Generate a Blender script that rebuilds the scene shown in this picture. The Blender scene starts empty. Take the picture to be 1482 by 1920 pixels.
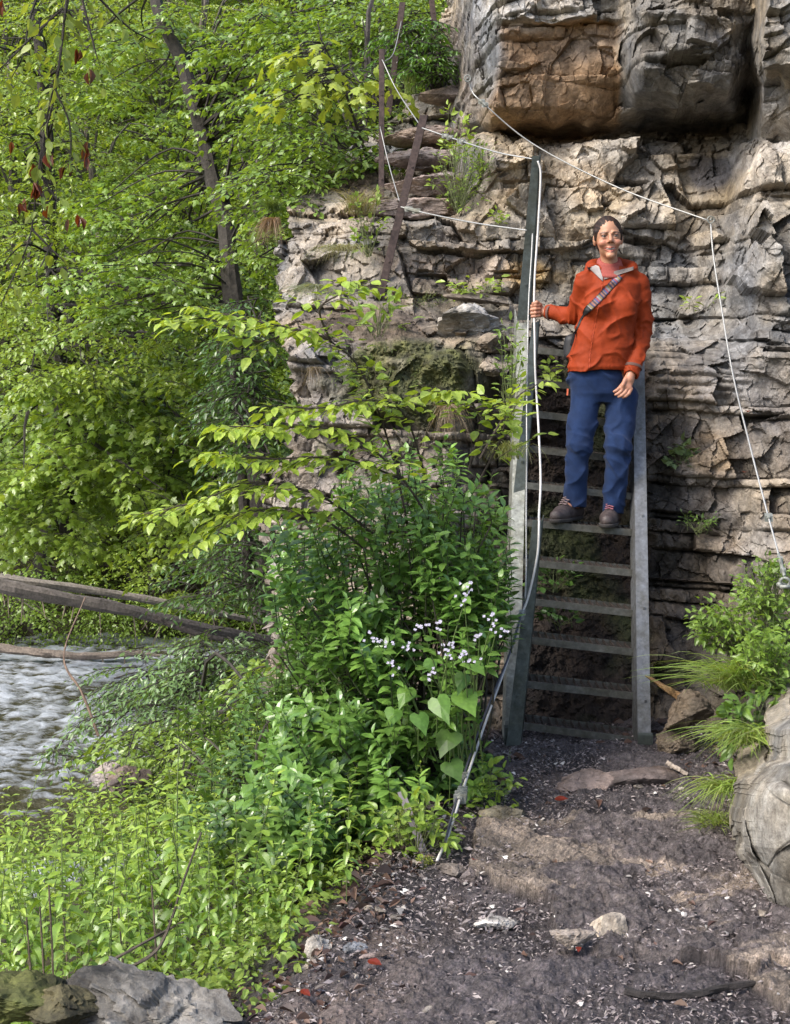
import bpy, math, random
import numpy as np
from mathutils import Vector, Matrix
sc = bpy.context.scene
COL = sc.collection
R = math.radians
RNG = np.random.default_rng(7)
# ------------------------------------------------------------ camera model
F = 2600.0                      # focal length in photo pixels (photo 1482 x 1920)
HOR = 740.0                     # eye level row
CAMZ = 1.8
PITCH = math.atan((960-HOR)/F)
cp, sp = math.cos(PITCH), math.sin(PITCH)
def P(px, py, Y):
    """point of the place that the photo shows at (px,py), at distance Y in front of the camera"""
    a = (px-741.0)/F; b = (960.0-py)/F
    dx, dy, dz = a, cp + b*sp, -sp + b*cp
    t = Y/dy
    return Vector((dx*t, Y, CAMZ+dz*t))
def PA(px, py, Y):
    px, py, Y = np.broadcast_arrays(np.asarray(px, float), np.asarray(py, float), np.asarray(Y, float))
    a = (px-741.0)/F; b = (960.0-py)/F
    dx, dy, dz = a, cp + b*sp, -sp + b*cp
    t = Y/dy
    return np.stack([dx*t, Y, CAMZ+dz*t], -1)
def proj(p):
    x, y, z = p[0], p[1], p[2]-CAMZ
    f = y*cp - z*sp; u = y*sp + z*cp
    return 741+F*x/f, 960-F*u/f
# ------------------------------------------------------------ noise
def _h(ix, iy, iz, s):
    n = (ix.astype(np.int64)*374761393 + iy.astype(np.int64)*668265263 + iz.astype(np.int64)*2147483647 + int(s)*974634777) & 0xffffffff
    n = ((n ^ (n >> 13))*1274126177) & 0xffffffff
    n = ((n ^ (n >> 16))*2246822519) & 0xffffffff
    n = n ^ (n >> 15)
    return (n & 0xffffff)/float(0xffffff)
def hsh(a, b=0, c=0, s=0):
    a, b, c = np.broadcast_arrays(np.asarray(a), np.asarray(b), np.asarray(c))
    return _h(a, b, c, s)
def vn(x, y, z=0.0, s=0):
    x, y, z = np.broadcast_arrays(np.asarray(x, float), np.asarray(y, float), np.asarray(z, float))
    ix, iy, iz = np.floor(x), np.floor(y), np.floor(z)
    fx, fy, fz = x-ix, y-iy, z-iz
    fx, fy, fz = [t*t*(3-2*t) for t in (fx, fy, fz)]
    ix, iy, iz = ix.astype(np.int64), iy.astype(np.int64), iz.astype(np.int64)
    def c(a, b, d): return _h(ix+a, iy+b, iz+d, s)
    x00 = c(0,0,0)*(1-fx)+c(1,0,0)*fx; x10 = c(0,1,0)*(1-fx)+c(1,1,0)*fx
    x01 = c(0,0,1)*(1-fx)+c(1,0,1)*fx; x11 = c(0,1,1)*(1-fx)+c(1,1,1)*fx
    return ((x00*(1-fy)+x10*fy)*(1-fz)+(x01*(1-fy)+x11*fy)*fz)*2-1
def fbm(x, y, z=0.0, o=4, s=0, g=.5):
    r = 0; a = 1.0
    for i in range(o):
        r = r + a*vn(np.asarray(x)*2**i+i*7.3, np.asarray(y)*2**i-i*3.1, np.asarray(z)*2**i+i*5.7, s+i); a *= g
    return r
def ss(a, b, x):
    t = np.clip((np.asarray(x, float)-a)/(b-a), 0, 1); return t*t*(3-2*t)
# ------------------------------------------------------------ scene helpers
def prop(o, label=None, cat=None, group=None, kind=None):
    if label: o['label'] = label
    if cat: o['category'] = cat
    if group: o['group'] = group
    if kind: o['kind'] = kind
    return o
def empty(name, loc=(0,0,0), label=None, cat=None, group=None):
    o = bpy.data.objects.new(name, None); COL.objects.link(o); o.location = loc; o.empty_display_size = .1
    return prop(o, label, cat, group)
def npmesh(name, V, faces, mat=None, col=None, smooth=False, uv=None):
    """V (n,3); faces: array (m,k) or list of such arrays; col per vertex (n,3)"""
    me = bpy.data.meshes.new(name)
    V = np.asarray(V, np.float32)
    if not isinstance(faces, list): faces = [faces]
    faces = [np.asarray(f, np.int32) for f in faces if len(f)]
    nl = sum(f.size for f in faces); nf = sum(len(f) for f in faces)
    me.vertices.add(len(V)); me.vertices.foreach_set('co', V.ravel())
    me.loops.add(nl); me.polygons.add(nf)
    me.loops.foreach_set('vertex_index', np.concatenate([f.ravel() for f in faces]))
    tot = np.concatenate([np.full(len(f), f.shape[1], np.int32) for f in faces])
    st = np.concatenate([[0], np.cumsum(tot)[:-1]]).astype(np.int32)
    me.polygons.foreach_set('loop_start', st)
    me.polygons.foreach_set('loop_total', tot)
    me.polygons.foreach_set('use_smooth', np.full(nf, bool(smooth)))
    me.update(calc_edges=True)
    if col is not None:
        at = me.color_attributes.new('Col', 'FLOAT_COLOR', 'POINT')
        c = np.ones((len(V), 4), np.float32); c[:, :3] = col
        at.data.foreach_set('color', c.ravel())
    if mat: me.materials.append(mat)
    return me
def mobj(name, me, parent=None, loc=None, rot=None):
    o = bpy.data.objects.new(name, me); COL.objects.link(o)
    if parent is not None: o.parent = parent
    if loc is not None: o.location = loc
    if rot is not None: o.rotation_euler = rot
    return o
class MB:
    """collects verts/faces of one mesh"""
    def __init__(s): s.v = []; s.f = {}; s.n = 0; s.c = []
    def add(s, V, fs, col=None):
        V = np.asarray(V, float)
        s.v.append(V)
        for f in fs:
            f = np.asarray(f)
            if len(f) == 0: continue
            s.f.setdefault(f.shape[1], []).append(f+s.n)
        s.c.append(np.broadcast_to(np.asarray(col if col is not None else (1,1,1), float), (len(V), 3)))
        s.n += len(V)
    def box(s, c, ax, ay, az, col=None):
        """box with centre c and half-extent vectors"""
        c, ax, ay, az = [np.array(t, float) for t in (c, ax, ay, az)]
        V = [c+i*ax+j*ay+k*az for k in (-1,1) for j in (-1,1) for i in (-1,1)]
        s.add(V, [[[0,2,3,1],[4,5,7,6],[0,1,5,4],[2,6,7,3],[0,4,6,2],[1,3,7,5]]], col)
    def beam(s, a, b, w, t, side, col=None):
        """bar from a to b, width w along 'side', thickness t across"""
        a, b, side = [np.array(q, float) for q in (a, b, side)]
        d = b-a; L = np.linalg.norm(d); d /= L
        side = side-d*side.dot(d); side /= np.linalg.norm(side); n = np.cross(d, side)
        s.box((a+b)/2, side*w/2, n*t/2, d*L/2, col)
    def tube(s, pts, rad, n=6, col=None, cap=True, wob=0, seed=0):
        pts = np.array([tuple(p) for p in pts], float); m = len(pts)
        rad = np.broadcast_to(np.asarray(rad, float), (m,))
        T = np.gradient(pts, axis=0) if m > 2 else np.repeat((pts[1]-pts[0])[None], 2, 0)
        T /= np.linalg.norm(T, axis=1)[:, None]+1e-12
        u = np.cross(T[0], (0.13, .31, .94)); u /= np.linalg.norm(u)
        U = []
        for i in range(m):
            u = u-T[i]*u.dot(T[i]); u /= np.linalg.norm(u)+1e-12; U.append(u)
        U = np.array(U); W = np.cross(T, U)
        a = np.arange(n)*2*math.pi/n
        rr = rad[:, None]*np.ones(n)
        if wob: rr = rr*(1+wob*fbm(np.arange(m)[:, None]*.5+seed, np.cos(a)[None]*1.5, np.sin(a)[None]*1.5, 3, seed))
        V = pts[:, None]+rr[..., None]*(np.cos(a)[None, :, None]*U[:, None]+np.sin(a)[None, :, None]*W[:, None])
        V = V.reshape(-1, 3)
        i = np.arange(m-1)[:, None]*n; j = np.arange(n)[None]; k = (j+1) % n
        q = np.stack([i+j, i+k, i+n+k, i+n+j], -1).reshape(-1, 4)
        if cap and n >= 3:
            V = np.vstack([V, pts[0], pts[-1]])
            t = [[m*n, (b+1) % n, b] for b in range(n)]+[[m*n+1, (m-1)*n+b, (m-1)*n+(b+1) % n] for b in range(n)]
            s.add(V, [q, t], col)
        else: s.add(V, [q], col)
    def mesh(s, name, mat, smooth=False, usecol=True):
        V = np.vstack(s.v)
        return npmesh(name, V, [np.vstack(f) for f in s.f.values()], mat, np.vstack(s.c) if usecol else None, smooth)
    def obj(s, name, mat, parent=None, smooth=False, loc=None):
        return mobj(name, s.mesh(name, mat, smooth), parent, loc)
def spl(pts, n=12):
    """smooth curve through points (Catmull-Rom)"""
    p = np.array([tuple(q) for q in pts], float)
    if len(p) == 2: return p[0]+(p[1]-p[0])*np.linspace(0, 1, n)[:, None]
    p = np.vstack([2*p[0]-p[1], p, 2*p[-1]-p[-2]])
    m = len(p)-3; out = []
    for t in np.linspace(0, m-1e-6, n):
        i = int(t); u = t-i; a, b, c, d = p[i:i+4]
        out.append(.5*((2*b)+(-a+c)*u+(2*a-5*b+4*c-d)*u*u+(-a+3*b-3*c+d)*u**3))
    return np.array(out)
# ------------------------------------------------------------ materials
def mat(name):
    m = bpy.data.materials.new(name); m.use_nodes = True
    nt = m.node_tree; b = nt.nodes['Principled BSDF']
    return m, nt, b
def N(nt, t, **kw):
    n = nt.nodes.new(t)
    for k, v in kw.items():
        if k in n.inputs: n.inputs[k].default_value = v
        else: setattr(n, k, v)
    return n
def noise_node(nt, scale, detail=6, rough=.6, vec=None, dim='Object'):
    tc = N(nt, 'ShaderNodeNewGeometry'); n = N(nt, 'ShaderNodeTexNoise', Scale=scale, Detail=detail, Roughness=rough)
    nt.links.new(tc.outputs['Position'], n.inputs['Vector']); return n
def bump(nt, b, src, strength, dist, prev=None):
    bp = N(nt, 'ShaderNodeBump', Strength=strength, Distance=dist)
    nt.links.new(src, bp.inputs['Height'])
    if prev is not None: nt.links.new(prev.outputs[0], bp.inputs['Normal'])
    nt.links.new(bp.outputs[0], b.inputs['Normal']); return bp
def mixcol(nt, fac, a, b, mode='MIX'):
    m = N(nt, 'ShaderNodeMix', data_type='RGBA', blend_type=mode)
    for s, v in ((0, fac), (6, a), (7, b)):
        if isinstance(v, (float, int)): m.inputs[s].default_value = v
        elif isinstance(v, tuple): m.inputs[s].default_value = (*v, 1)
        else: nt.links.new(v, m.inputs[s])
    return m.outputs[2]
def ramp(nt, src, stops):
    r = N(nt, 'ShaderNodeValToRGB'); e = r.color_ramp.elements
    while len(e) < len(stops): e.new(.5)
    for q, (p, c) in zip(e, stops): q.position = p; q.color = (*c, 1) if len(c) == 3 else c
    nt.links.new(src, r.inputs[0]); return r.outputs[0]
def simple(name, color, rough=.6, metal=0, nscale=0, amt=.3, bumps=0, bdist=.005, spec=.5, usecol=False):
    m, nt, b = mat(name)
    b.inputs['Roughness'].default_value = rough; b.inputs['Metallic'].default_value = metal
    b.inputs['Specular IOR Level'].default_value = spec
    base = None
    if usecol:
        a = N(nt, 'ShaderNodeVertexColor', layer_name='Col'); base = a.outputs[0]
    if nscale:
        n = noise_node(nt, nscale)
        r = ramp(nt, n.outputs[0], [(.3, (1-amt,)*3), (.7, (1+amt*.6,)*3)])
        base = mixcol(nt, 1.0, base if base is not None else tuple(color), r, 'MULTIPLY')
        if bumps: bump(nt, b, n.outputs[0], bumps, bdist)
    if base is None: b.inputs['Base Color'].default_value = (*color, 1)
    else: nt.links.new(base, b.inputs['Base Color'])
    return m
def leafmat(name, trans=.4, rough=.42, gain=1.0, spec=.5):
    """leaf: colour from the mesh, light passes through"""
    m, nt, b = mat(name)
    a = N(nt, 'ShaderNodeVertexColor', layer_name='Col')
    g = N(nt, 'ShaderNodeNewGeometry')
    n = N(nt, 'ShaderNodeTexNoise', Scale=60, Detail=2); nt.links.new(g.outputs['Position'], n.inputs['Vector'])
    r = ramp(nt, n.outputs[0], [(.3, (.8*gain,)*3), (.7, (1.15*gain,)*3)])
    c = mixcol(nt, 1.0, a.outputs[0], r, 'MULTIPLY')
    nt.links.new(c, b.inputs['Base Color'])
    b.inputs['Roughness'].default_value = rough; b.inputs['Specular IOR Level'].default_value = spec
    t = N(nt, 'ShaderNodeBsdfTranslucent')
    tc = mixcol(nt, 1.0, c, (1.35, 1.25, .45), 'MULTIPLY'); nt.links.new(tc, t.inputs[0])
    mx = N(nt, 'ShaderNodeMixShader'); mx.inputs[0].default_value = trans
    nt.links.new(b.outputs[0], mx.inputs[1]); nt.links.new(t.outputs[0], mx.inputs[2])
    nt.links.new(mx.outputs[0], nt.nodes['Material Output'].inputs[0])
    return m
def unit(v): v = np.asarray(v, float); return v/(np.linalg.norm(v)+1e-9)
# ============================================================ camera, light, world
cd = bpy.data.cameras.new('camera'); cam = bpy.data.objects.new('camera', cd); COL.objects.link(cam)
cd.sensor_width = 36; cd.lens = 36*F/1920; cd.clip_start = .05; cd.clip_end = 500
cam.location = (0, 0, CAMZ); cam.rotation_euler = (math.pi/2-PITCH, 0, 0)
sc.camera = cam
SUN = Vector((-.62, -.42, .80)).normalized()          # towards the sun
EL = math.asin(SUN.z)
w = bpy.data.worlds.new('World'); sc.world = w; w.use_nodes = True
nt = w.node_tree; bg = nt.nodes['Background']
sky = nt.nodes.new('ShaderNodeTexSky'); sky.sky_type = 'NISHITA'; sky.sun_disc = False
sky.sun_elevation = EL; sky.sun_rotation = math.atan2(SUN.x, SUN.y)
sky.air_density = 1.0; sky.dust_density = 2.5; sky.ozone_density = .6
nt.links.new(sky.outputs[0], bg.inputs[0]); bg.inputs[1].default_value = .15
ld = bpy.data.lights.new('sun', 'SUN'); ld.energy = 2.2; ld.angle = R(26); ld.color = (1, .95, .86)
lo = bpy.data.objects.new('sun', ld); COL.objects.link(lo); lo.location = (-10, -6, 14)
lo.rotation_euler = SUN.to_track_quat('Z', 'Y').to_euler()
sc.view_settings.view_transform = 'Standard'; sc.view_settings.look = 'None'
sc.view_settings.exposure = 1.15; sc.view_settings.gamma = 1
sc.cycles.max_bounces = 6; sc.cycles.diffuse_bounces = 3; sc.cycles.glossy_bounces = 3; sc.cycles.transmission_bounces = 4
sc.cycles.transparent_max_bounces = 4; sc.cycles.use_denoising = True; sc.cycles.caustics_reflective = False
# ============================================================ rock face
def rockmat(name, rough=.75, bs=.55, gain=1.0):
    m, nt, b = mat(name)
    a = N(nt, 'ShaderNodeVertexColor', layer_name='Col')
    n1 = noise_node(nt, 9, 10, .68); n2 = noise_node(nt, 55, 8, .7); n3 = noise_node(nt, 2.2, 4, .6)
    r1 = ramp(nt, n1.outputs[0], [(.32, (.42, .39, .37)), (.5, (.98, .97, .95)), (.68, (1.5, 1.48, 1.45))])
    r2 = ramp(nt, n2.outputs[0], [(.34, (.62, .60, .58)), (.5, (1, 1, 1)), (.68, (1.3, 1.3, 1.3))])
    r3 = ramp(nt, n3.outputs[0], [(.35, (.86, .90, .98)), (.65, (1.10, 1.02, .90))])
    c = mixcol(nt, 1.0, a.outputs[0], r1, 'MULTIPLY'); c = mixcol(nt, .9, c, r2, 'MULTIPLY'); c = mixcol(nt, 1.0, c, r3, 'MULTIPLY')
    # vertical drip stains (lime and lichen)
    g = N(nt, 'ShaderNodeNewGeometry'); mp = N(nt, 'ShaderNodeMapping'); mp.inputs['Scale'].default_value = (24, 5, 3.2)
    nt.links.new(g.outputs['Position'], mp.inputs[0]); n4 = N(nt, 'ShaderNodeTexNoise', Scale=1, Detail=5, Roughness=.65)
    nt.links.new(mp.outputs[0], n4.inputs['Vector'])
    r4 = ramp(nt, n4.outputs[0], [(.38, (.72, .70, .68)), (.52, (1, 1, 1)), (.66, (1.25, 1.27, 1.28))])
    c = mixcol(nt, .5, c, r4, 'MULTIPLY')
    if gain != 1: c = mixcol(nt, 1.0, c, (gain,)*3, 'MULTIPLY')
    nt.links.new(c, b.inputs['Base Color']); b.inputs['Roughness'].default_value = rough
    b.inputs['Specular IOR Level'].default_value = .35
    b1 = bump(nt, b, n1.outputs[0], bs, .035); bump(nt, b, n2.outputs[0], bs, .008, b1)
    return m
M_ROCK = rockmat('limestone')
def worley_facets(x, y, z, scale, s, amp):
    """chipped facets: every cell of an irregular mosaic has its own tilted plane"""
    x, y, z = x/scale, y/scale, z/scale
    ix, iy, iz = [np.floor(t).astype(np.int64) for t in (x, y, z)]
    best = np.full(x.shape, 9.0); sec = np.full(x.shape, 9.0); out = np.zeros(x.shape); idc = np.zeros(x.shape)
    for a in (-1, 0, 1):
        for b in (-1, 0, 1):
            for c in (-1, 0, 1):
                jx, jy, jz = ix+a, iy+b, iz+c
                px = jx+_h(jx, jy, jz, s); py = jy+_h(jx, jy, jz, s+1); pz = jz+_h(jx, jy, jz, s+2)
                dx, dy, dz = x-px, y-py, z-pz
                d = dx*dx+dy*dy+dz*dz
                g1 = _h(jx, jy, jz, s+3)*2-1; g3 = _h(jx, jy, jz, s+4)*2-1; o = _h(jx, jy, jz, s+5)*2-1
                h = (g1*dx+g3*dz)*1.1+o*.35
                m = d < best
                sec = np.where(m, best, np.minimum(sec, d)); best = np.where(m, d, best)
                out = np.where(m, h, out); idc = np.where(m, _h(jx, jy, jz, s+6), idc)
    return out*amp*scale, np.sqrt(sec)-np.sqrt(best), idc
_lr = np.random.default_rng(23)
_th = np.concatenate([_lr.choice([.045, .07, .10, .15, .23, .32], 400, p=[.18, .20, .20, .18, .14, .10])])
_zb = -4+np.concatenate([[0], np.cumsum(_th)])
def strata(X, Yw, Z, seed=0, jog=1.0):
    """bedded limestone: beds of uneven thickness broken by joints. returns push-out (m), block tint 0..1, bed tint 0..1"""
    _f, _e, dom = worley_facets(X+.08*fbm(X*4, Z*4, 0, 3, seed+41), Yw*.3, Z*1.35, 1.05, seed+40, 0.)
    zw = Z+(dom-.5)*1.3+((dom*7.3) % 1-.5)*.07*X+.05*fbm(X*.8, Yw*.6, Z*.5, 3, seed+3)+.012*vn(X*6, Yw*6, Z*4, seed+4)+.03*X
    li = np.clip(np.searchsorted(_zb, zw)-1, 0, len(_th)-1); th = _th[li]; t = (zw-_zb[li])/th
    lh = hsh(li, 0, 0, seed+9); off = (lh-.5)*.11*jog
    xw = X+.5*Yw+.025*vn(X*5, Z*9, Yw*5, seed+5)+lh*3+.25*t*th*(hsh(li, 3, 0, seed)-.5)
    size = np.clip(th*1.8, .13, .6)*(.6+1.0*hsh(li, 7, 0, seed))
    u = xw/size; i0 = np.floor(u)
    def bd(k): return k+.38*(hsh(k.astype(np.int64), li, 1, seed+11)*2-1)
    k = np.where(u < bd(i0), i0-1, i0); k = np.where(u > bd(k+1), k+1, k)
    ki = k.astype(np.int64)
    dl, dr = (u-bd(k))*size, (bd(k+1)-u)*size
    h1 = hsh(ki, li, 2, seed+12); h2 = hsh(ki, li, 3, seed+13)*2-1; h3 = hsh(ki, li, 4, seed+14)*2-1
    cx = (dl-dr)*.5
    amp = .35+.65*ss(.06, .2, th)
    push = off+(h1-.5)*.13*amp*jog+h2*cx*.45+h3*(t-.5)*th*.40
    dj = np.minimum(dl, dr); db = np.minimum(t, 1-t)*th
    jd = hsh(ki, li, 5, seed+15)
    wj = .006+.010*jd
    push -= .050*np.exp(-(np.maximum(dj, 0)/wj)**2)*ss(.3, .8, jd)*amp+.007*np.exp(-np.maximum(dj, 0)/.02)*amp
    bdp = hsh(li+(t > .5), 0, 8, seed+16)
    push -= (.02+.07*bdp*ss(-.35, .35, vn(X*1.7, li*.37, Z*0, seed+17)))*np.exp(-(db/(.006+.010*bdp))**2)*ss(-.3, .3, vn(X*2.3+9, li*.71, Yw, seed+18))+.005*np.exp(-db/.018)
    return push, h1, lh
# depth of the face: rows are heights in the photo, columns run along the wall
PXC = [470, 560, 640, 740, 840, 885, 935, 1080, 1155, 1218, 1290, 1360, 1400, 1430, 1560]
TAB = [
(-200, 14,14,14,13.6,12.6, 9.7, 8.95,8.9, 8.8, 8.3, 8.1, 8.1, 8.1, 7.5, 7.3),
(0,    14,14,14,13.2,12.3, 9.6, 8.9, 8.85,8.75,8.25,8.05,8.05,8.1, 7.5, 7.3),
(34,   14,14,14,13.0,12.2, 9.6, 8.9, 8.8, 8.8, 8.2, 8.05,8.05,8.15,7.5, 7.3),
(48,   14,14,14,12.9,12.1, 9.6, 9.0, 8.98,8.9, 8.25,8.1, 8.1, 8.2, 7.5, 7.3),
(120,  13.5,13.5,13.5,12.4,11.7,9.6,9.0,9.0,8.9,8.25,8.1, 8.1, 8.4, 7.55,7.3),
(165,  13,13,13,12.0,11.4, 9.6, 9.05,9.05,9.0, 8.4, 8.15,8.2, 9.0, 8.1, 7.6),
(205,  12.5,12.5,12.3,11.6,11.1,9.7,9.05,9.1, 9.1, 8.9, 8.4, 8.7, 9.2, 8.2, 7.8),
(228,  12.2,12.2,12,11.3,10.9, 9.8, 9.2, 9.2, 9.3, 9.3, 9.2, 9.4, 9.3, 8.3, 7.8),
(252,  11.8,11.8,11.5,11.1,10.7,10,9.7, 9.6, 9.6, 9.6, 9.6, 9.5, 9.1, 8.4, 7.9),
(272,  11.3,11.3,11.2,10.8,10.4,9.8,9.3, 9.25,9.3, 9.3, 9.25,9.1, 8.6, 8.3, 7.9),
(300,  10.9,10.9,10.8,10.6,10.2,9.6,9.15,9.15,9.2, 9.2, 9.2, 9.0, 8.45,8.2, 7.9),
(395,  10.1,10.0,9.95,9.9,9.8, 9.3, 9.1, 9.1, 9.15,9.1, 9.05,8.75,8.35,8.1, 7.8),
(418,  9.8, 9.5, 9.3, 9.15,9.1, 9.05,9.0, 9.0, 9.0, 9.0, 9.0, 8.65,8.3, 8.05,7.75),
(548,  9.4, 9.0, 8.95,8.9, 8.9, 8.9, 8.9, 8.95,8.95,8.95,8.9, 8.5, 8.2, 8.0, 7.7),
(566,  9.2, 8.85,8.8, 8.8, 8.85,8.85,8.85,8.9, 8.9, 8.9, 8.85,8.45,8.2, 8.0, 7.7),
(600,  8.9, 8.5, 8.45,8.4, 8.5, 8.5, 8.6, 8.75,8.7, 8.75,8.7, 8.35,8.15,7.95,7.7),
(640,  8.7, 8.3, 8.2, 8.1, 8.1, 8.2, 8.4, 8.55,8.55,8.5, 8.4, 8.2, 8.05,7.9, 7.6),
(700,  8.6, 8.2, 8.1, 7.95,7.9, 8.0, 8.35,8.5, 8.5, 8.2, 8.15,8.0, 7.9, 7.8, 7.5),
(850,  8.5, 8.1, 8.0, 7.8, 7.8, 7.95,8.15,8.3, 8.3, 8.05,8.0, 7.9, 7.8, 7.7, 7.4),
(1000, 8.4, 8.1, 7.9, 7.65,7.6, 7.75,7.95,8.1, 8.1, 7.95,7.9, 7.75,7.65,7.5, 7.2),
(1130, 8.35,8.0, 7.8, 7.55,7.5, 7.6, 7.75,7.85,7.85,7.85,7.8, 7.6, 7.4, 7.25,6.9),
(1200, 8.3, 8.0, 7.8, 7.5, 7.4, 7.5, 7.6, 7.7, 7.7, 7.75,7.65,7.4, 7.2, 7.0, 6.7),
(1350, 8.2, 7.9, 7.7, 7.4, 7.25,7.3, 7.35,7.4, 7.4, 7.45,7.4, 7.1, 6.85,6.6, 6.2),
(1450, 8.1, 7.8, 7.6, 7.3, 7.2, 7.2, 7.2, 7.2, 7.2, 7.25,7.2, 6.9, 6.6, 6.3, 5.9),
(1820, 8.0, 7.8, 7.6, 7.3, 7.2, 7.2, 7.2, 7.2, 7.2, 7.2, 7.0, 6.6, 6.3, 6.0, 5.7)]
TAB = np.array(TAB, float); PYR = TAB[:, 0]; TY = TAB[:, 1:]; PXC = np.array(PXC, float)
def faceY(px, py):
    i = np.clip(np.searchsorted(PYR, py)-1, 0, len(PYR)-2); j = np.clip(np.searchsorted(PXC, px)-1, 0, len(PXC)-2)
    u = np.clip((px-PXC[j])/(PXC[j+1]-PXC[j]), 0, 1); v = np.clip((py-PYR[i])/(PYR[i+1]-PYR[i]), 0, 1)
    u = u*u*(3-2*u)*.6+u*.4
    return (TY[i, j]*(1-u)+TY[i, j+1]*u)*(1-v)+(TY[i+1, j]*(1-u)+TY[i+1, j+1]*u)*v
_EL = np.array([(-200,840),(0,846),(60,842),(120,832),(160,800),(200,758),(250,700),(330,600),(372,552),(420,534),(560,520),(640,532),(700,548),(850,548),(896,486),(950,470),(1000,492),(1100,512),(1300,500),(1820,480)], float)
def edgeX(py): return np.interp(py, _EL[:, 0], _EL[:, 1])
def inpoly(px, py, poly):
    poly = np.array(poly, float); c = np.zeros(px.shape, bool); j = len(poly)-1
    for i in range(len(poly)):
        xi, yi = poly[i]; xj, yj = poly[j]
        c ^= ((yi > py) != (yj > py)) & (px < (xj-xi)*(py-yi)/(yj-yi+1e-9)+xi); j = i
    return c
def blob(px, py, cx, cy, rx, ry, soft=.5):
    return 1-ss(1-soft, 1+soft*.3, np.sqrt(((px-cx)/rx)**2+((py-cy)/ry)**2))
def build_cliff():
    nx, ny = 520, 860
    py = np.linspace(-120, 1700, ny)[:, None]*np.ones((1, nx))
    ex = edgeX(py[:, 0]); zz = P(700, 0, 9).z*0+py[:, 0]
    esh = 10*vn(zz/26., 0*zz, 0, 51)+6*np.round(2*vn(zz/11., 0*zz+3, 0, 52))
    u = np.linspace(0, 1, nx)[None]
    px = ex[:, None]*(1-u)+1600*u+esh[:, None]*(1-u)**14
    Wp = 14*fbm(px/130., py/130., 0, 3, 61); Wq = 9*fbm(px/60., py/90., 0, 3, 62)+4*vn(px/17., py/40., 0, 63)
    Y = faceY(px+Wp, py+Wq)
    base = PA(px, py, Y)
    X, Yw, Z = base[..., 0], base[..., 1], base[..., 2]
    push, hb, hl = strata(X, Yw*.75, Z)
    f1, e1, id1 = worley_facets(X, Yw*.6, Z*1.15, .24, 71, .33)
    f2, e2, id2 = worley_facets(X*1.2, Yw*.6, Z, .08, 81, .44)
    rough = fbm(X*9, Yw*9, Z*9, 5, 91, .6)+.5*np.abs(fbm(X*22, Yw*22, Z*26, 3, 92))
    # soil behind the stairs and on the ledges
    soil = ss(950, 985, px+8*vn(py/30., px/30.))*(1-ss(1205, 1232, px+10*vn(py/22., px/30., 2)))*ss(640, 662, py)
    ledge = blob(px, py, 700, 610, 190, 42)*(1-blob(px, py, 880, 620, 90, 60))
    ledge = np.maximum(ledge, blob(px, py, 640, 330, 110, 50))
    mossy = np.clip(blob(px, py, 760, 715, 165, 90)+.5*fbm(px/40., py/40., 0, 3, 5), 0, 1)*ss(560, 620, px)*ss(625, 650, py)*(1-ss(930, 965, px))
    soft = np.clip(np.maximum(np.maximum(soil, ledge*.85), mossy*.9), 0, 1)
    rock = push+f1+f2*.8+rough*.014
    shelly = blob(px, py, 1300, 690, 130, 70)   # thin slabby beds right of the stairs
    rock = rock*(1-.35*shelly)+shelly*.03*np.abs(np.sin(Z*70+3*vn(X*4, Z*4)))
    # orange face has shallower relief
    org = ss(1172, 1150, px+6*vn(py/20., 0*py))*blob(px, py, 1050, 128, 205, 150, .25)*ss(30, 46, py+4*vn(px/40., 0*px))*(1-blob(px, py, 905, 90, 45, 120))
    rock = rock*(1-.5*org)
    clod = fbm(X*14, Yw*14, Z*14, 5, 95, .62)*.03+.02*vn(X*5, Yw*5, Z*5, 96)
    bulge = mossy*(.06+.07*fbm(X*6, Yw*6, Z*6, 4, 97)+.03*np.abs(fbm(X*30, Yw*30, Z*30, 3, 98)))
    d = rock*(1-soft)+clod*soft+bulge
    rd = base-np.array([0, 0, CAMZ]); rd /= np.linalg.norm(rd, axis=-1)[..., None]
    # push out roughly along the surface, towards the open side
    nrm = np.array([-.12, -1, .10]); nrm /= np.linalg.norm(nrm)
    V = base+nrm*d[..., None]
    # ---- own colours of the stone
    def C(*c): return np.array(c, float)
    lum = .30+.16*(hb-.5)+.10*(hl-.5)+.10*(id1-.5)+.07*(id2-.5)
    big = fbm(X*.9, Yw*.5, Z*1.4, 4, 101)
    warm = np.clip(.52+.6*big+.5*(hb-.5)+.25*(id1-.5), 0, 1)
    grey = C(.93, .96, 1.0); tan = C(1.14, .98, .76); brown = C(1.05, .88, .74)
    col = (grey*(1-warm[..., None])+tan*warm[..., None])
    lower = ss(560, 760, py)*(1-soft)                       # brownish weathered lower wall
    col = col*(1-.7*lower[..., None])+brown*.7*lower[..., None]; lum = lum*(1-.12*lower)
    stain = blob(px, py, 1260, 1150, 110, 340, .6)*.62+blob(px, py, 1215, 900, 60, 260, .6)*.45
    lum = lum*(1-np.clip(stain+.25*fbm(px/50., py/50., 0, 3, 44)*(stain > .02), 0, .75))
    # ochre face under the roof
    om = np.clip(org*1.15+.9*org*fbm(X*2, Z*3, 0, 3, 55), 0, 1)
    oc = C(.72, .47, .27)*(1+.35*(hb[..., None]-.5)+.3*big[..., None]*.6)
    col = col*lum[..., None]
    col = col*(1-om[..., None]*.86)+oc*.62*om[..., None]*.86+0
    pale = blob(px, py, 1000, 22, 190, 26)*.8; col = col*(1+.45*pale[..., None])
    ol = blob(px, py, 1060, 42, 110, 9, .6)[..., None]; col = col*(1-ol*.7)+C(.55, .30, .09)*ol*.7
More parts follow.
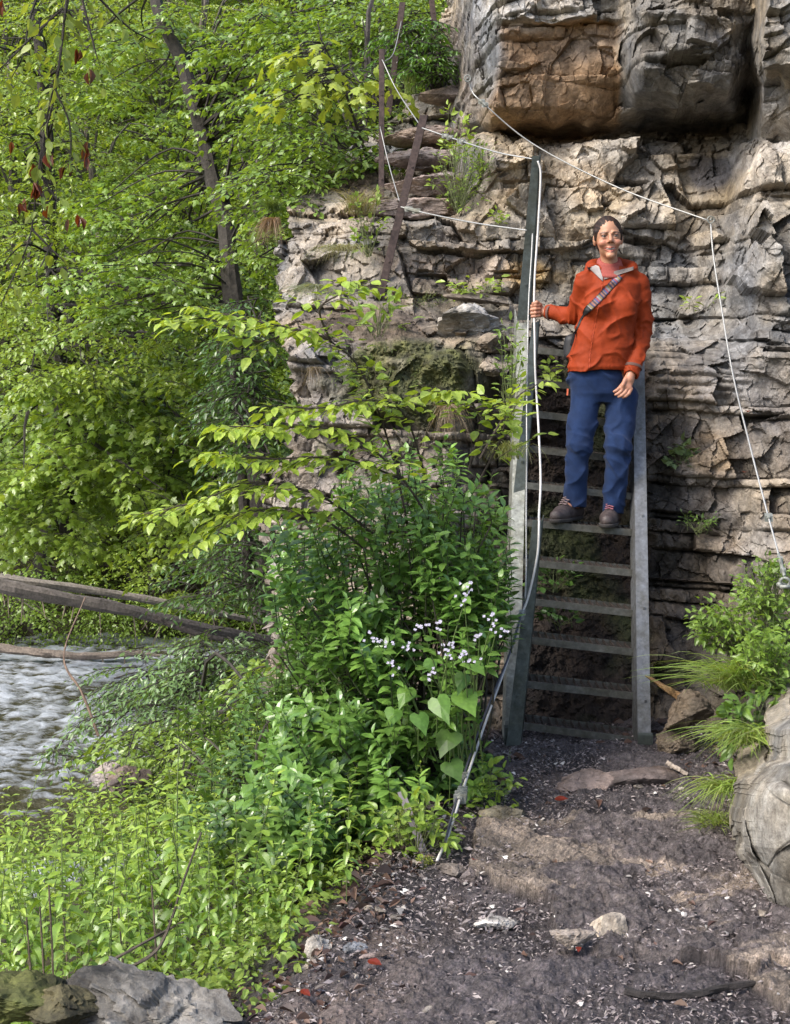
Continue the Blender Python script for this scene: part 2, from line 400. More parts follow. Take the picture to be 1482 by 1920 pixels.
    for (cx, cy, rx, ry, a, c) in [(985,515,48,40,.9,(.52,.34,.13)),(1030,520,40,18,.6,(.45,.33,.17)),(1430,320,40,60,.55,(.44,.33,.19)),
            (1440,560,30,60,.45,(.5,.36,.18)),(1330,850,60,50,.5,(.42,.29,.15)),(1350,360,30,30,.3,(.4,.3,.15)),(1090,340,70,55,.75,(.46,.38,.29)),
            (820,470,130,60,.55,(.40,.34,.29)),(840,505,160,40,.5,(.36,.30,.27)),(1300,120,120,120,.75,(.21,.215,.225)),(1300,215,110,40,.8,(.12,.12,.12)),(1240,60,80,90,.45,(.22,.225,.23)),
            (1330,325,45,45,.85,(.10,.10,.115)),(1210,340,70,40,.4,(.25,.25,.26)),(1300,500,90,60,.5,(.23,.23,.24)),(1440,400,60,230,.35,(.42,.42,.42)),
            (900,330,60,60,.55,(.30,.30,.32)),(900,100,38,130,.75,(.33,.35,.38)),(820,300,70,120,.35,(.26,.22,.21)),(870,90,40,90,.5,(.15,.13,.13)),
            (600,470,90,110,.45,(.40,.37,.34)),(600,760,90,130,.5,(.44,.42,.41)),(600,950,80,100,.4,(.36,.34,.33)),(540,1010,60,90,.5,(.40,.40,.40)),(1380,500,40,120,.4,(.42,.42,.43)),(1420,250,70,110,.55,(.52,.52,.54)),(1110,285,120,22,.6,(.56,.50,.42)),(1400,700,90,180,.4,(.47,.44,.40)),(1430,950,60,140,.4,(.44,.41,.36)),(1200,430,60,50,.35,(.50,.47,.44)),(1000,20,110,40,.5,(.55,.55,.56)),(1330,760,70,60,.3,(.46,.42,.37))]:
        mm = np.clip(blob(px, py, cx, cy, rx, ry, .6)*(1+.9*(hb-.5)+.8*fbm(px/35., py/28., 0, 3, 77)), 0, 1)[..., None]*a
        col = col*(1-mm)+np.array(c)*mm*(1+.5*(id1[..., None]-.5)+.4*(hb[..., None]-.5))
    dirt = C(.038, .027, .022)*(1+.5*fbm(X*12, Yw*12, Z*12, 3, 33))[..., None]
    led = C(.15, .115, .09)*(1+.6*fbm(X*20, Yw*20, Z*20, 3, 34))[..., None]
    mos = C(.085, .095, .025)*(1+.6*fbm(X*16, Yw*16, Z*16, 3, 35))[..., None]
    col = col*(1-soil[..., None])+dirt*soil[..., None]
    col = col*(1-ledge[..., None]*.85)+led*ledge[..., None]*.85
    mz = np.clip(mossy*1.3, 0, 1)[..., None]*.9; col = col*(1-mz)+mos*mz
    sm = (soil*np.clip(fbm(X*3, Yw*3, Z*3, 3, 36)*1.5-.2, 0, 1))[..., None]*.7; col = col*(1-sm)+C(.05, .07, .02)*sm
    gr = (ss(1100, 1240, py)*ss(1290, 1380, px)*(1-soil))[..., None]*.8; col = col*(1-gr)+C(.07, .065, .035)*gr
    col = np.clip(col*.68, .012, .78)
    # left flank of the crag turns back, away from the camera
    k = 14; fl = [];
    for a in range(k, 0, -1):
        v = V[:, 0].copy(); v[:, 1] += .16*a; v[:, 0] += .03*a+.08*fbm(v[:, 1]*2, v[:, 2]*2.5, a*.1, 4, 15)-.0
        fl.append(v)
    V = np.concatenate([np.stack(fl, 1), V], 1); col = np.concatenate([np.repeat(col[:, :1], k, 1), col], 1)
    n = V.shape[1]; idx = np.arange(ny*n).reshape(ny, n)
    q = np.stack([idx[:-1, :-1], idx[1:, :-1], idx[1:, 1:], idx[:-1, 1:]], -1).reshape(-1, 4)
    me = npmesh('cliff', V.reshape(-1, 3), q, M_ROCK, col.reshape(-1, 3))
    o = mobj('cliff', me); prop(o, kind='structure')
    return V, px, py
CV, _, _ = build_cliff()
# ============================================================ ground, bank, river, far slope
def pathedge(y): return np.interp(y, [2.5, 3.6, 5, 6.0, 6.9, 7.6], [-.62, -.40, -.05, .16, .34, .42])
WATER = -3.3
def G0(x, y):
    """smooth height of the ground"""
    x = np.asarray(x, float); y = np.asarray(y, float)
    s = pathedge(y)-x
    z = -.02+.05*ss(5.6, 7.0, y)+.035*vn(x*1.1, y*1.1, 0, 201)
    z = z+.05*ss(.9, 1.9, x)*(1-ss(6.3, 7, y))
    sp_ = np.maximum(s, 0)
    bank = -.25*sp_-.08*ss(0, .5, s)-.15*np.maximum(y-4.3, 0)*ss(0, .9, s)-.55*np.maximum(y-8.4, 0)*ss(.1, 1.2, s)
    z = z+bank+.05*vn(x*1.7, y*1.7, 0, 202)*ss(0, .4, s)
    # right of the path it climbs under the crag
    z = np.where(y > 9.4, np.where(x > .3, np.minimum(z+2*(y-9.4), 2.0), z), z)
    far = ss(20, 26.5, y+.06*x)
    z = np.where(y > 15, np.maximum(z, -4.6), z); z = np.maximum(z, -4.6)
    return z
def slabmask(x, y):
    n = .05*fbm(x*3.5, y*3.5, 0, 4, 210)+.035*fbm(x*14, y*14, 0, 3, 211)
    xs = np.interp(y, [3.8, 4.15, 4.28, 4.32, 4.82, 4.88, 4.95, 5.3, 5.6, 5.78, 5.9], [1.15, 1.1, .95, .56, .56, .50, .36, .30, .32, .42, .75])
    a = ss(-.005, .005, x-xs-n)*ss(3.78, 3.95, y+n)*(1-ss(5.80, 5.84, y+n))
    return a
M_OUT = rockmat('outcrop_stone', gain=1.05)
def G(x, y): 
    m = slabmask(np.asarray(x, float), np.asarray(y, float)); return G0(x, y)+.038*m
def groundmat():
    m, nt, b = mat('wet_mud')
    a = N(nt, 'ShaderNodeVertexColor', layer_name='Col')
    n1 = noise_node(nt, 38, 9, .72); n2 = noise_node(nt, 160, 6, .7)
    r1 = ramp(nt, n1.outputs[0], [(.33, (.45, .42, .42)), (.52, (1, 1, 1)), (.7, (1.9, 1.85, 1.9))])
    r2 = ramp(nt, n2.outputs[0], [(.38, (.6, .6, .6)), (.5, (1, 1, 1)), (.64, (1.7, 1.7, 1.75))])
    c = mixcol(nt, 1.0, a.outputs[0], r1, 'MULTIPLY'); c = mixcol(nt, 1.0, c, r2, 'MULTIPLY')
    nt.links.new(c, b.inputs['Base Color'])
    rr = ramp(nt, n1.outputs[0], [(.35, (.85,)*3), (.6, (.38,)*3)]); nt.links.new(rr, b.inputs['Roughness'])
    b1 = bump(nt, b, n1.outputs[0], .8, .012); bump(nt, b, n2.outputs[0], .7, .004, b1)
    return m
M_MUD = groundmat()
def build_near():
    nx, ny = 520, 760
    u = np.linspace(0, 1, nx)[None]; v = np.linspace(0, 1, ny)[:, None]
    y = 3.1+(7.75-3.1)*v+0*u
    x = (-1.25-.15*v)+(3.75+.1*v)*u
    m = slabmask(x, y); s = pathedge(y)-x
    z = G0(x, y)+.038*m
    # trodden mud: lumps, wood crumbs, small stones pressed in
    big = fbm(x*2.6, y*2.6, 0, 3, 220); lum = fbm(x*13, y*13, 0, 5, 221, .6)
    crumb, ce, cid = worley_facets(x, y, z*0, .035, 222, .5)
    crumb2, ce2, cid2 = worley_facets(x, y, z*0, .016, 232, .5)
    mud = .020*big+.016*lum+crumb*.42+crumb2*.35
    steps = np.abs(((x*1.1+y*.9+.25*fbm(x*2, y*2, 0, 3, 225))/.34) % 1-.5)
    st, se, sid = worley_facets(x, y*1.2, z*0, .19, 223, .16)
    slab = .034*fbm(x*3, y*3, 0, 5, 224, .62)+.010*lum+crumb*.42+crumb2*.3+st*.55-.012*np.exp(-(se/.03)**2)+.010*ss(.1, .13, steps)
    z = z+mud*(1-m)+slab*m
    # two low rock lips at the foot of the stairs
    lips = [((1040,1492),(1130,1448),.05),((1130,1462),(1250,1476),.055),((1030,1700),(1000,1780),.0)]
    pc = np.array([.025, .0195, .020]); pc2 = np.array([.066, .055, .056])
    t = np.clip(.5+.5*big+.9*(cid-.5)+.5*(cid2-.5), 0, 1)[..., None]**1.5
    col = pc*(1-t)+pc2*t
    # drier, paler litter strip along the verge
    v1 = (np.exp(-((s+.12)/.22)**2)*ss(-.2, .5, fbm(x*4, y*4, 0, 3, 226)))[..., None]
    col = col*(1-.5*v1)+np.array([.14, .105, .085])*.5*v1
    sc_ = np.array([.165, .132, .104])*(1+.45*fbm(x*5, y*5, 0, 4, 227)[..., None]+.35*(sid[..., None]-.5))
    cover = (ss(-.35, .12, fbm(x*2.6, y*3.4, 0, 5, 228, .6)-.25*np.exp(-((x-np.interp(y, [3.8, 4.3, 4.9, 5.6], [1.1, .56, .4, .35]))/.12)**2)))[..., None]
    edge_ = np.clip(np.abs(np.gradient(m, axis=0))+np.abs(np.gradient(m, axis=1)), 0, 1)[..., None]*0
    slabc = sc_*(1-.90*cover)+col*1.15*.90*cover
    m3 = m[..., None]; col = col*(1-m3)+slabc*m3
    bk = ss(.12, .5, s)[..., None]; col = col*(1-bk)+np.array([.045, .04, .022])*(1+.5*lum[..., None])*bk
    col = np.clip(col, .01, .6)
    V = np.stack([x, y, z], -1)
    idx = np.arange(ny*nx).reshape(ny, nx)
    q = np.stack([idx[:-1, :-1], idx[:-1, 1:], idx[1:, 1:], idx[1:, :-1]], -1).reshape(-1, 4)
    o = mobj('path', npmesh('path', V.reshape(-1, 3), q, M_MUD, col.reshape(-1, 3))); prop(o, kind='structure')
build_near()
def build_terrain():
    # bank, river bed and the far side of the gorge in one sheet
    xs = np.concatenate([np.linspace(-90, -8, 30)[:-1], np.linspace(-8, 8, 90)[:-1], np.linspace(8, 60, 16)])
    ys = np.concatenate([np.linspace(-30, 0, 8)[:-1], np.linspace(0, 16, 100)[:-1], np.linspace(16, 60, 90)[:-1], np.linspace(60, 120, 10)])
    x, y = np.meshgrid(xs, ys)
    z = G0(x, np.clip(y, 2.5, 99))
    inn = (x > -1.2) & (x < 2.3) & (y > 3.15) & (y < 7.7)
    z = z-.07*inn
    # far slope of the gorge
    yf = y-27.5-1.2*vn(x*.15, 0*x, 0, 240)+.08*x
    rise = np.where(yf > 0, .9*yf+np.minimum(yf, 1.2)*.4, 0)
    zf = WATER-.5+rise+(.6*fbm(x*.3, y*.3, 0, 4, 241))*ss(0, 4, yf)
    z = np.where(yf > 0, zf, z)
    z = np.where((yf <= 0) & (yf > -2.5), np.maximum(z, WATER-.5+(-.5)*(-yf)), z)
    # the hill behind the crag on this side
    hb = ss(9.6, 10.6, y)*ss(0, 1.5, x-np.interp(y, [8, 10, 14, 20, 40], [.6, .3, .1, 2, 10]))
    z = z*(1-hb)+np.minimum((y-9.6)*.9+1.0, 14)*hb*.9+z*0
    z = np.where(y < 2.4, z-.0, z)
    c = np.array([.050, .042, .024])*(1+.5*fbm(x*.8, y*.8, 0, 3, 242)[..., None])
    V = np.stack([x, y, z], -1); ny, nx = x.shape
    idx = np.arange(ny*nx).reshape(ny, nx)
    q = np.stack([idx[:-1, :-1], idx[:-1, 1:], idx[1:, 1:], idx[1:, :-1]], -1).reshape(-1, 4)
    o = mobj('ground', npmesh('ground', V.reshape(-1, 3), q, simple('forest_soil', (.05, .04, .03), .95, nscale=6, amt=.5, usecol=True), c.reshape(-1, 3)))
    prop(o, kind='structure')
    def hz(px, py): return None
build_terrain()
def Gt(x, y):
    """height of the terrain incl. the far slope (for rooting trees)"""
    x = np.asarray(x, float); y = np.asarray(y, float)
    yf = y-27.5-1.2*vn(x*.15, 0*x, 0, 240)+.08*x
    return np.where(yf > 0, WATER-.5+.9*yf+np.minimum(yf, 1.2)*.4, G0(x, y))
def build_water():
    m, nt, b = mat('river_water')
    b.inputs['Roughness'].default_value = .12; b.inputs['IOR'].default_value = 1.33
    g = N(nt, 'ShaderNodeNewGeometry'); mp = N(nt, 'ShaderNodeMapping'); mp.inputs['Scale'].default_value = (.8, 1.5, 1)
    nt.links.new(g.outputs['Position'], mp.inputs[0])
    n1 = N(nt, 'ShaderNodeTexNoise', Scale=5, Detail=7, Roughness=.65); nt.links.new(mp.outputs[0], n1.inputs['Vector'])
    n2 = N(nt, 'ShaderNodeTexNoise', Scale=.55, Detail=3); nt.links.new(mp.outputs[0], n2.inputs['Vector'])
    a = N(nt, 'ShaderNodeVertexColor', layer_name='Col')
    ad = N(nt, 'ShaderNodeMath', operation='MULTIPLY_ADD'); nt.links.new(n1.outputs[0], ad.inputs[0]); ad.inputs[1].default_value = 1.0
    sx = N(nt, 'ShaderNodeSeparateColor'); nt.links.new(a.outputs[0], sx.inputs[0]); nt.links.new(sx.outputs[0], ad.inputs[2])
    foam_sheen = ramp(nt, ad.outputs[0], [(.62, (0, 0, 0)), (.90, (1, 1, 1))])
    c = mixcol(nt, foam_sheen, (.045, .042, .020), (.34, .37, .42)); nt.links.new(c, b.inputs['Base Color'])  # foam, plus sky reflection on the ripples painted into the colour
    rr = ramp(nt, ad.outputs[0], [(.62, (.10,)*3), (.85, (.55,)*3)]); nt.links.new(rr, b.inputs['Roughness'])
    bump(nt, b, n1.outputs[0], .9, .09)
    xs = np.linspace(-16, 3, 330); ys = np.linspace(10.5, 31, 420); x, y = np.meshgrid(xs, ys)
    calm = ss(.1, .7, fbm(x*.25+3, y*.3, 0, 3, 250)+.45*ss(20, 17, y)-.1)
    r = (.07*np.abs(fbm(x*2.0, y*3.6, 0, 4, 251))+.03*fbm(x*5, y*9, 0, 3, 252))*(1-.75*calm)
    z = WATER+r
    fo = np.clip(.16+1.3*(r-.03)/.07*.18+.12*fbm(x*.6, y*1.3, 0, 3, 253)-.30*calm+.12*ss(15, 24, y), -.4, .5)
    col = np.stack([fo, fo, fo], -1)
    V = np.stack([x, y, z], -1); ny, nx = x.shape; idx = np.arange(ny*nx).reshape(ny, nx)
    q = np.stack([idx[:-1, :-1], idx[:-1, 1:], idx[1:, 1:], idx[1:, :-1]], -1).reshape(-1, 4)
    o = mobj('river', npmesh('river', V.reshape(-1, 3), q, m, col.reshape(-1, 3), True)); prop(o, kind='structure')
build_water()
# ------------------------------------------------------------ loose stones
def rockmesh(name, size, seed, col=(.3, .27, .24), flat=1.0, sub=5, chop=9, m=None, ro=.5):
    """a broken lump of limestone: an ellipsoid cut by planes, then roughened"""
    import bmesh
    bm = bmesh.new(); bmesh.ops.create_icosphere(bm, subdivisions=sub, radius=1.0)
    me = bpy.data.meshes.new('t'); bm.to_mesh(me); bm.free()
    V = np.empty(len(me.vertices)*3); me.vertices.foreach_get('co', V); V = V.reshape(-1, 3)
    Fc = np.empty(len(me.polygons)*3, np.int32); me.polygons.foreach_get('vertices', Fc); Fc = Fc.reshape(-1, 3)
    bpy.data.meshes.remove(me)
    r = np.random.default_rng(seed); V = V*1.15
    for k in range(chop):
        n = r.normal(size=3); n[2] *= .8; n /= np.linalg.norm(n); d = r.uniform(.5, .85)
        t = V@n-d; V = V-np.maximum(t, 0)[:, None]*n*.97
    size = np.array(size, float)/2
    V = V*size
    k = 1/np.mean(size)
    nrm = V/np.linalg.norm(V, axis=1)[:, None]
    d = (.05*fbm(V[:, 0]*k*1.3+seed, V[:, 1]*k*1.3, V[:, 2]*k*2.6, 5, seed)+.03*np.abs(fbm(V[:, 0]*k*4, V[:, 1]*k*4, V[:, 2]*k*8, 3, seed+5)))/k
    e = np.abs(fbm(V[:, 0]*k*2.2+seed, V[:, 1]*k*2.2, V[:, 2]*k*4.5, 4, seed+7, .6))/k*.06
    fa, fe, fi = worley_facets(V[:, 0]*k+seed, V[:, 1]*k, V[:, 2]*k*1.4, .55, seed+3, .5); fb, fe2, _i = worley_facets(V[:, 0]*k+seed, V[:, 1]*k, V[:, 2]*k*1.4, .2, seed+4, .5)
    V = V+nrm*((d*1.1-e*.5)+(fa+fb-.03*np.exp(-(fe/.06)**2))/k)[:, None]*ro
    c = .8*np.array(col)*(1+.6*fbm(V[:, 0]*k*.8+seed, V[:, 1]*k*.8, V[:, 2]*k, 3, seed+9))[:, None]
    return npmesh(name, V, Fc, m or M_ROCK, np.clip(c, .01, .7))
def rock(px, py, Y, size, seed, label, rot=(0, 0, 0), col=(.3, .27, .24), group=None, name='rock', dz=0, **k):
    if Y is None: Y = gd(px, py)+size[1]*.1; dz += .018
    p = P(px, py, Y)
    o = mobj(name, rockmesh(name, size, seed, col, **k), None, p+Vector((0, 0, dz)), [R(a) for a in rot])
    return prop(o, label, 'rock', group)
def gd(px, py, dz=0.0):
    """distance at which the line of sight meets the ground"""
    lo, hi = 3.0, 9.0
    for Y in np.linspace(3.0, 9, 240):
        p = P(px, py, Y)
        if p.z < float(G(p.x, p.y))+dz: return Y
    return 8
rock(322, 1908, 4.0, (.62, .36, .25), 3, 'big pale grey boulder with a dark hollow underside at the bottom left corner', (8, 10, -14), (.19, .18, .165), sub=6, chop=12, ro=.75)
rock(30, 1893, 3.95, (.34, .30, .13), 5, 'low moss covered stone beside the big grey boulder', (0, 5, 20), (.10, .11, .03), dz=.02)
rock(120, 1880, 3.9, (.20, .22, .12), 6, 'small dark mossy stone tucked against the left end of the grey boulder', (0, 9, 40), (.09, .08, .04))
rock(1138, 1748, None, (.18, .15, .12), 11, 'tan pyramid shaped stone lying on the muddy path', (12, -12, 30), (.42, .35, .27), chop=14, ro=.25)
rock(1075, 1768, None, (.17, .09, .05), 12, 'flat pale flake of stone just left of the pyramid shaped stone', (0, 6, 10), (.34, .29, .25))
rock(930, 1738, None, (.15, .10, .04), 13, 'whitish flat stone half sunk in the middle of the path', (0, 0, 15), (.50, .48, .46))
rock(816, 1812, None, (.085, .05, .02), 14, 'small pale wedge of stone alone on the mud', (0, -8, 35), (.42, .40, .38))
rock(950, 1535, None, (.21, .16, .075), 15, 'flat topped brown stone at the left edge of the path beside the cable foot', (0, 5, 12), (.24, .21, .15))
rock(880, 1652, None, (.10, .08, .06), 16, 'dark brown broken stone by the moss at the path edge', (10, 0, 60), (.17, .14, .13))
rock(855, 1642, None, (.13, .08, .04), 26, 'flat brown plate of stone beneath the foot of the cable', (0, 6, -20), (.20, .17, .15))
rock(1152, 1698, None, (.035, .03, .02), 17, 'tiny white pebble above the pyramid shaped stone', (0, 0, 0), (.6, .6, .58), sub=3)
rock(600, 1790, None, (.09, .10, .09), 18, 'upright beige stone among red leaves at the verge', (0, 8, 0), (.40, .37, .33))
rock(662, 1787, None, (.09, .07, .03), 19, 'blue grey flat stone to the right of the upright beige stone', (0, 4, 0), (.27, .28, .30))
rock(705, 1802, None, (.10, .05, .02), 20, 'thin reddish brown plate of stone on the leaf litter', (0, 0, 10), (.25, .2, .19))
rock(1285, 1338, 6.75, (.24, .22, .20), 21, 'dark brown boulder wedged beside the foot of the right stair rail', (0, 0, 30), (.16, .125, .09))
rock(1275, 1392, 6.7, (.22, .2, .13), 22, 'lower dark boulder under the slanting tan slab', (0, 0, 70), (.15, .12, .09))
rock(1262, 1300, 6.85, (.30, .16, .04), 23, 'thin tan slab leaning against the boulder by the stairs', (12, 32, 10), (.36, .22, .10))
rock(240, 1462, 8.6, (.28, .26, .26), 24, 'brown stone standing at the water edge behind the nettles', (0, 0, 10), (.17, .13, .11))
rock(205, 1462, 8.7, (.22, .2, .2), 25, 'pale stone at the water edge beside the brown one', (0, 0, 50), (.35, .3, .27))
# the ledge block left of the stairs and its neighbours
rock(878, 604, 8.28, (.44, .36, .20), 31, 'grey knobbly block on the ledge left of the stair top', (0, 3, 8), (.36, .36, .36))
rock(915, 640, 8.22, (.33, .3, .15), 32, 'brown grey block under the knobbly block', (0, 0, -10), (.30, .26, .22))
rock(928, 688, 8.15, (.27, .3, .13), 33, 'pale brown squared block lowest beside the left stair rail', (0, 0, 5), (.33, .30, .27))
rock(905, 560, 8.62, (.42, .2, .05), 34, 'thin dark slab jutting from the wall above the ledge', (6, 4, 5), (.19, .16, .13))
# ------------------------------------------------------------ outcrop at the right edge
def outcrop():
    nx, ny = 190, 330
    u = np.linspace(0, 1, nx)[None]; v = np.linspace(0, 1, ny)[:, None]
    py = 1335+400*v+0*u
    ex = np.interp(py, [1335, 1365, 1425, 1445, 1470, 1500, 1560, 1600, 1640, 1740], [1490, 1442, 1434, 1425, 1392, 1376, 1366, 1372, 1395, 1440])
    px = ex+(1600-ex)*u+5*np.round(2*vn(py/17., 0*py, 0, 300))*(1-u)**8
    Y = 5.58-.75*(1-np.exp(-u*7))-.25*u+.25*ss(1440, 1425, py)-.25*v
    b = PA(px, py, Y); X, Yw, Z = b[..., 0], b[..., 1], b[..., 2]
    push, hb, hl = strata(X*.8, Yw*.3, Z*.8+5, 40, .6)
    f1, e1, i1 = worley_facets(X*1.5, Yw*.5, Z*.55, .19, 310, .7); f1 = f1-.03*np.exp(-(e1/.05)**2)
    d = push*.75+f1*.7+.02*np.abs(fbm(X*5, Yw*3, Z*3, 3, 313))+.012*fbm(X*9, Yw*9, Z*9, 5, 311)
    V = b+np.array([-.15, -.97, .1])*d[..., None]
    lum = .235+.12*(hb-.5)+.12*(i1-.5)
    wm = np.clip(.75+.5*fbm(X*2, Yw, Z*2, 3, 312), 0, 1)[..., None]
    col = lum[..., None]*(np.array([.96, .97, .98])*(1-wm)+np.array([1.12, 1.0, .80])*wm)
    k = 10; fl = []
    for a in range(k, 0, -1):
        q = V[:, 0].copy(); q[:, 1] += .07*a; q[:, 0] += .02*a+.02*vn(q[:, 1]*9, q[:, 2]*9); fl.append(q)
    tp = V[:1]+0
    V = np.concatenate([np.stack(fl, 1), V], 1); col = np.concatenate([np.repeat(col[:, :1], k, 1), col], 1)
    rows = []
    for a in range(8, 0, -1):
        q = V[0].copy(); q[:, 1] += .07*a; q[:, 2] -= .02*a; q[:, 0] += .015*a; rows.append(q)
    V = np.concatenate([np.stack(rows, 0), V], 0); col = np.concatenate([np.repeat(col[:1], 8, 0), col], 0)
    ny, nx = V.shape[:2]; idx = np.arange(ny*nx).reshape(ny, nx)
    q = np.stack([idx[:-1, :-1], idx[1:, :-1], idx[1:, 1:], idx[:-1, 1:]], -1).reshape(-1, 4)
    o = mobj('rock_outcrop', npmesh('rock_outcrop', V.reshape(-1, 3), q, M_OUT, np.clip(col, .02, .7).reshape(-1, 3)))
    prop(o, 'grey beige layered rock outcrop beside the path at the right edge', 'rock outcrop')
outcrop()
for k, (px_, py_, Y_, w_, h_) in enumerate([(800,258,10.35,.62,.13),(790,300,10.05,.60,.13),(812,345,9.75,.66,.14),(790,392,9.45,.70,.12),(858,182,10.9,.52,.13)]):
    rock(px_, py_, Y_, (w_, .36, h_), 60+k, ['worn brown rock step with plants beside it, second from the top of the natural stair','worn rock step halfway up the natural stair','broad rock step below the middle of the natural stair','lowest rock step of the natural stair behind the leaning post','topmost pale rock step under the green bushes'][k], (0, 0, 4*k-8), (.27, .22, .20), name='rock_step', chop=5, ro=.45)
# flat rock lips in the mud at the foot of the stairs
rock(1088, 1478, None, (.36, .20, .10), 36, 'long dark rock lip in the mud below the stairs, the left one', (0, -4, 24), (.20, .16, .15), ro=.25)
rock(1195, 1466, None, (.38, .24, .10), 37, 'flat wet rock lip in the mud below the stairs, the right one', (0, 0, 2), (.22, .18, .175), ro=.25)

_rr = np.random.default_rng(44)
for k in range(46):
    y = 3.5+3.2*_rr.uniform()**1.2; e0 = float(pathedge(y)); x = e0+_rr.uniform(-.12, 1.5)
    if _rr.uniform() < .4: x = e0+_rr.normal()*.10
    sz = _rr.uniform(.018, .05); c_ = _rr.choice([.16, .24, .34]); z_ = float(G(x, y))+.004
    o = mobj('stone', rockmesh('stone', (sz*1.4, sz, sz*.5), 300+k, (c_, c_*.9, c_*.8), sub=3), None, (x, y, z_), (0, 0, _rr.uniform(0, 6)))
    prop(o, 'small angular stone pressed into the muddy path', 'stone', 'small stones scattered over the path')
# ============================================================ steel staircase, posts and cables
def steelmat(name, col, rough=.45, metal=.75, spots=.35):
    m, nt, b = mat(name)
    n = noise_node(nt, 34, 5, .6); v = N(nt, 'ShaderNodeTexVoronoi', Scale=75)
    g = N(nt, 'ShaderNodeNewGeometry'); nt.links.new(g.outputs['Position'], v.inputs['Vector'])
    r = ramp(nt, n.outputs[0], [(.3, (1-spots,)*3), (.55, (1, 1, 1)), (.75, (1+spots, 1+spots, 1+spots))])
    sp_ = N(nt, 'ShaderNodeSeparateColor'); nt.links.new(v.outputs['Color'], sp_.inputs[0])
    r2 = ramp(nt, sp_.outputs[0], [(0, (.8,)*3), (1, (1.2,)*3)])
    n3 = noise_node(nt, 7, 6, .7); r3 = ramp(nt, n3.outputs[0], [(.42, (1, 1, 1)), (.62, (.62, .58, .47))])
    c = mixcol(nt, 1.0, tuple(col), r, 'MULTIPLY'); c = mixcol(nt, .7, c, r2, 'MULTIPLY'); c = mixcol(nt, .8, c, r3, 'MULTIPLY')
    nt.links.new(c, b.inputs['Base Color']); b.inputs['Metallic'].default_value = metal
    rr = ramp(nt, n.outputs[0], [(.3, (rough+.2,)*3), (.7, (rough-.05,)*3)]); nt.links.new(rr, b.inputs['Roughness'])
    bump(nt, b, n.outputs[0], .25, .003); return m
M_GALV = steelmat('galvanised_steel', (.25, .26, .24), .55, .45, .3)
M_RAIL = steelmat('stringer_steel', (.15, .155, .165), .5, .5, .25)
M_GDARK = steelmat('weathered_steel', (.085, .10, .095), .5, .5, .25)
M_TREAD = steelmat('tread_steel', (.105, .105, .095), .6, .35)
M_GRATE = simple('grating_bars', (.065, .052, .045), .6, .3, nscale=60, amt=.5, usecol=False)
M_RUST = simple('rusty_iron', (.085, .058, .052), .72, .3, nscale=45, amt=.55, bumps=.4, bdist=.002)
M_CABLE = simple('steel_cable', (.36, .36, .35), .5, .5, nscale=160, amt=.35)
def V3(*a): return np.array(a, float)
ST = empty('steel_staircase', P(1085, 1410, 6.95), 'steep galvanised steel staircase with grating treads leaning on the cliff', 'staircase')
def stp(o):  # parent keeping the world place
    o.parent = ST; o.matrix_parent_inverse = Matrix.Translation(-Vector(ST.location)); return o
def UV(a): return np.array(tuple(a), float)
def chan(name, face, depth_dir, w, d, t, mt):
    """channel section: face plate plus two flanges, along face=(a,b), w vector across"""
    m = MB(); a, b = UV(face[0]), UV(face[1]); wv = V3(*w); dv = V3(*depth_dir); ax = (b-a)/2
    dn = dv/np.linalg.norm(dv); wn = wv/np.linalg.norm(wv)
    m.box((a+b)/2+dn*t/2, wv/2, dn*t/2, ax)
    for s in (-1, 1): m.box((a+b)/2+wv/2*s-wn*s*t/2+dv/2+dn*t, wn*t/2, dv/2, ax)
    return stp(m.obj(name, mt))
# stringers
chan('stringer', (P(959, 1417, 6.90), P(981, 606, 8.13)), (.0, .17, .09), (.070, -.004, .006), .18, .006, M_GALV)
m = MB(); a, b = UV(P(1209, 1418, 6.86)), UV(P(1197, 640, 7.95))
m.box((a+b)/2, V3(.033, 0, 0), V3(0, .003, .001), (b-a)/2)
m.box((a+b)/2+V3(-.030, .085, .04), V3(.003, 0, 0), V3(0, .08, .035), (b-a)/2)
m.box((a+b)/2+V3(0, .17, .08), V3(.033, 0, 0), V3(0, .003, .001), (b-a)/2)
for t_ in (.12, .33, .55, .77): # rivets
    q = a+(b-a)*t_; m.box(q+V3(.008, -.005, 0), V3(.006, 0, 0), V3(0, .004, 0), V3(0, 0, .006))
stp(m.obj('stringer', M_RAIL))
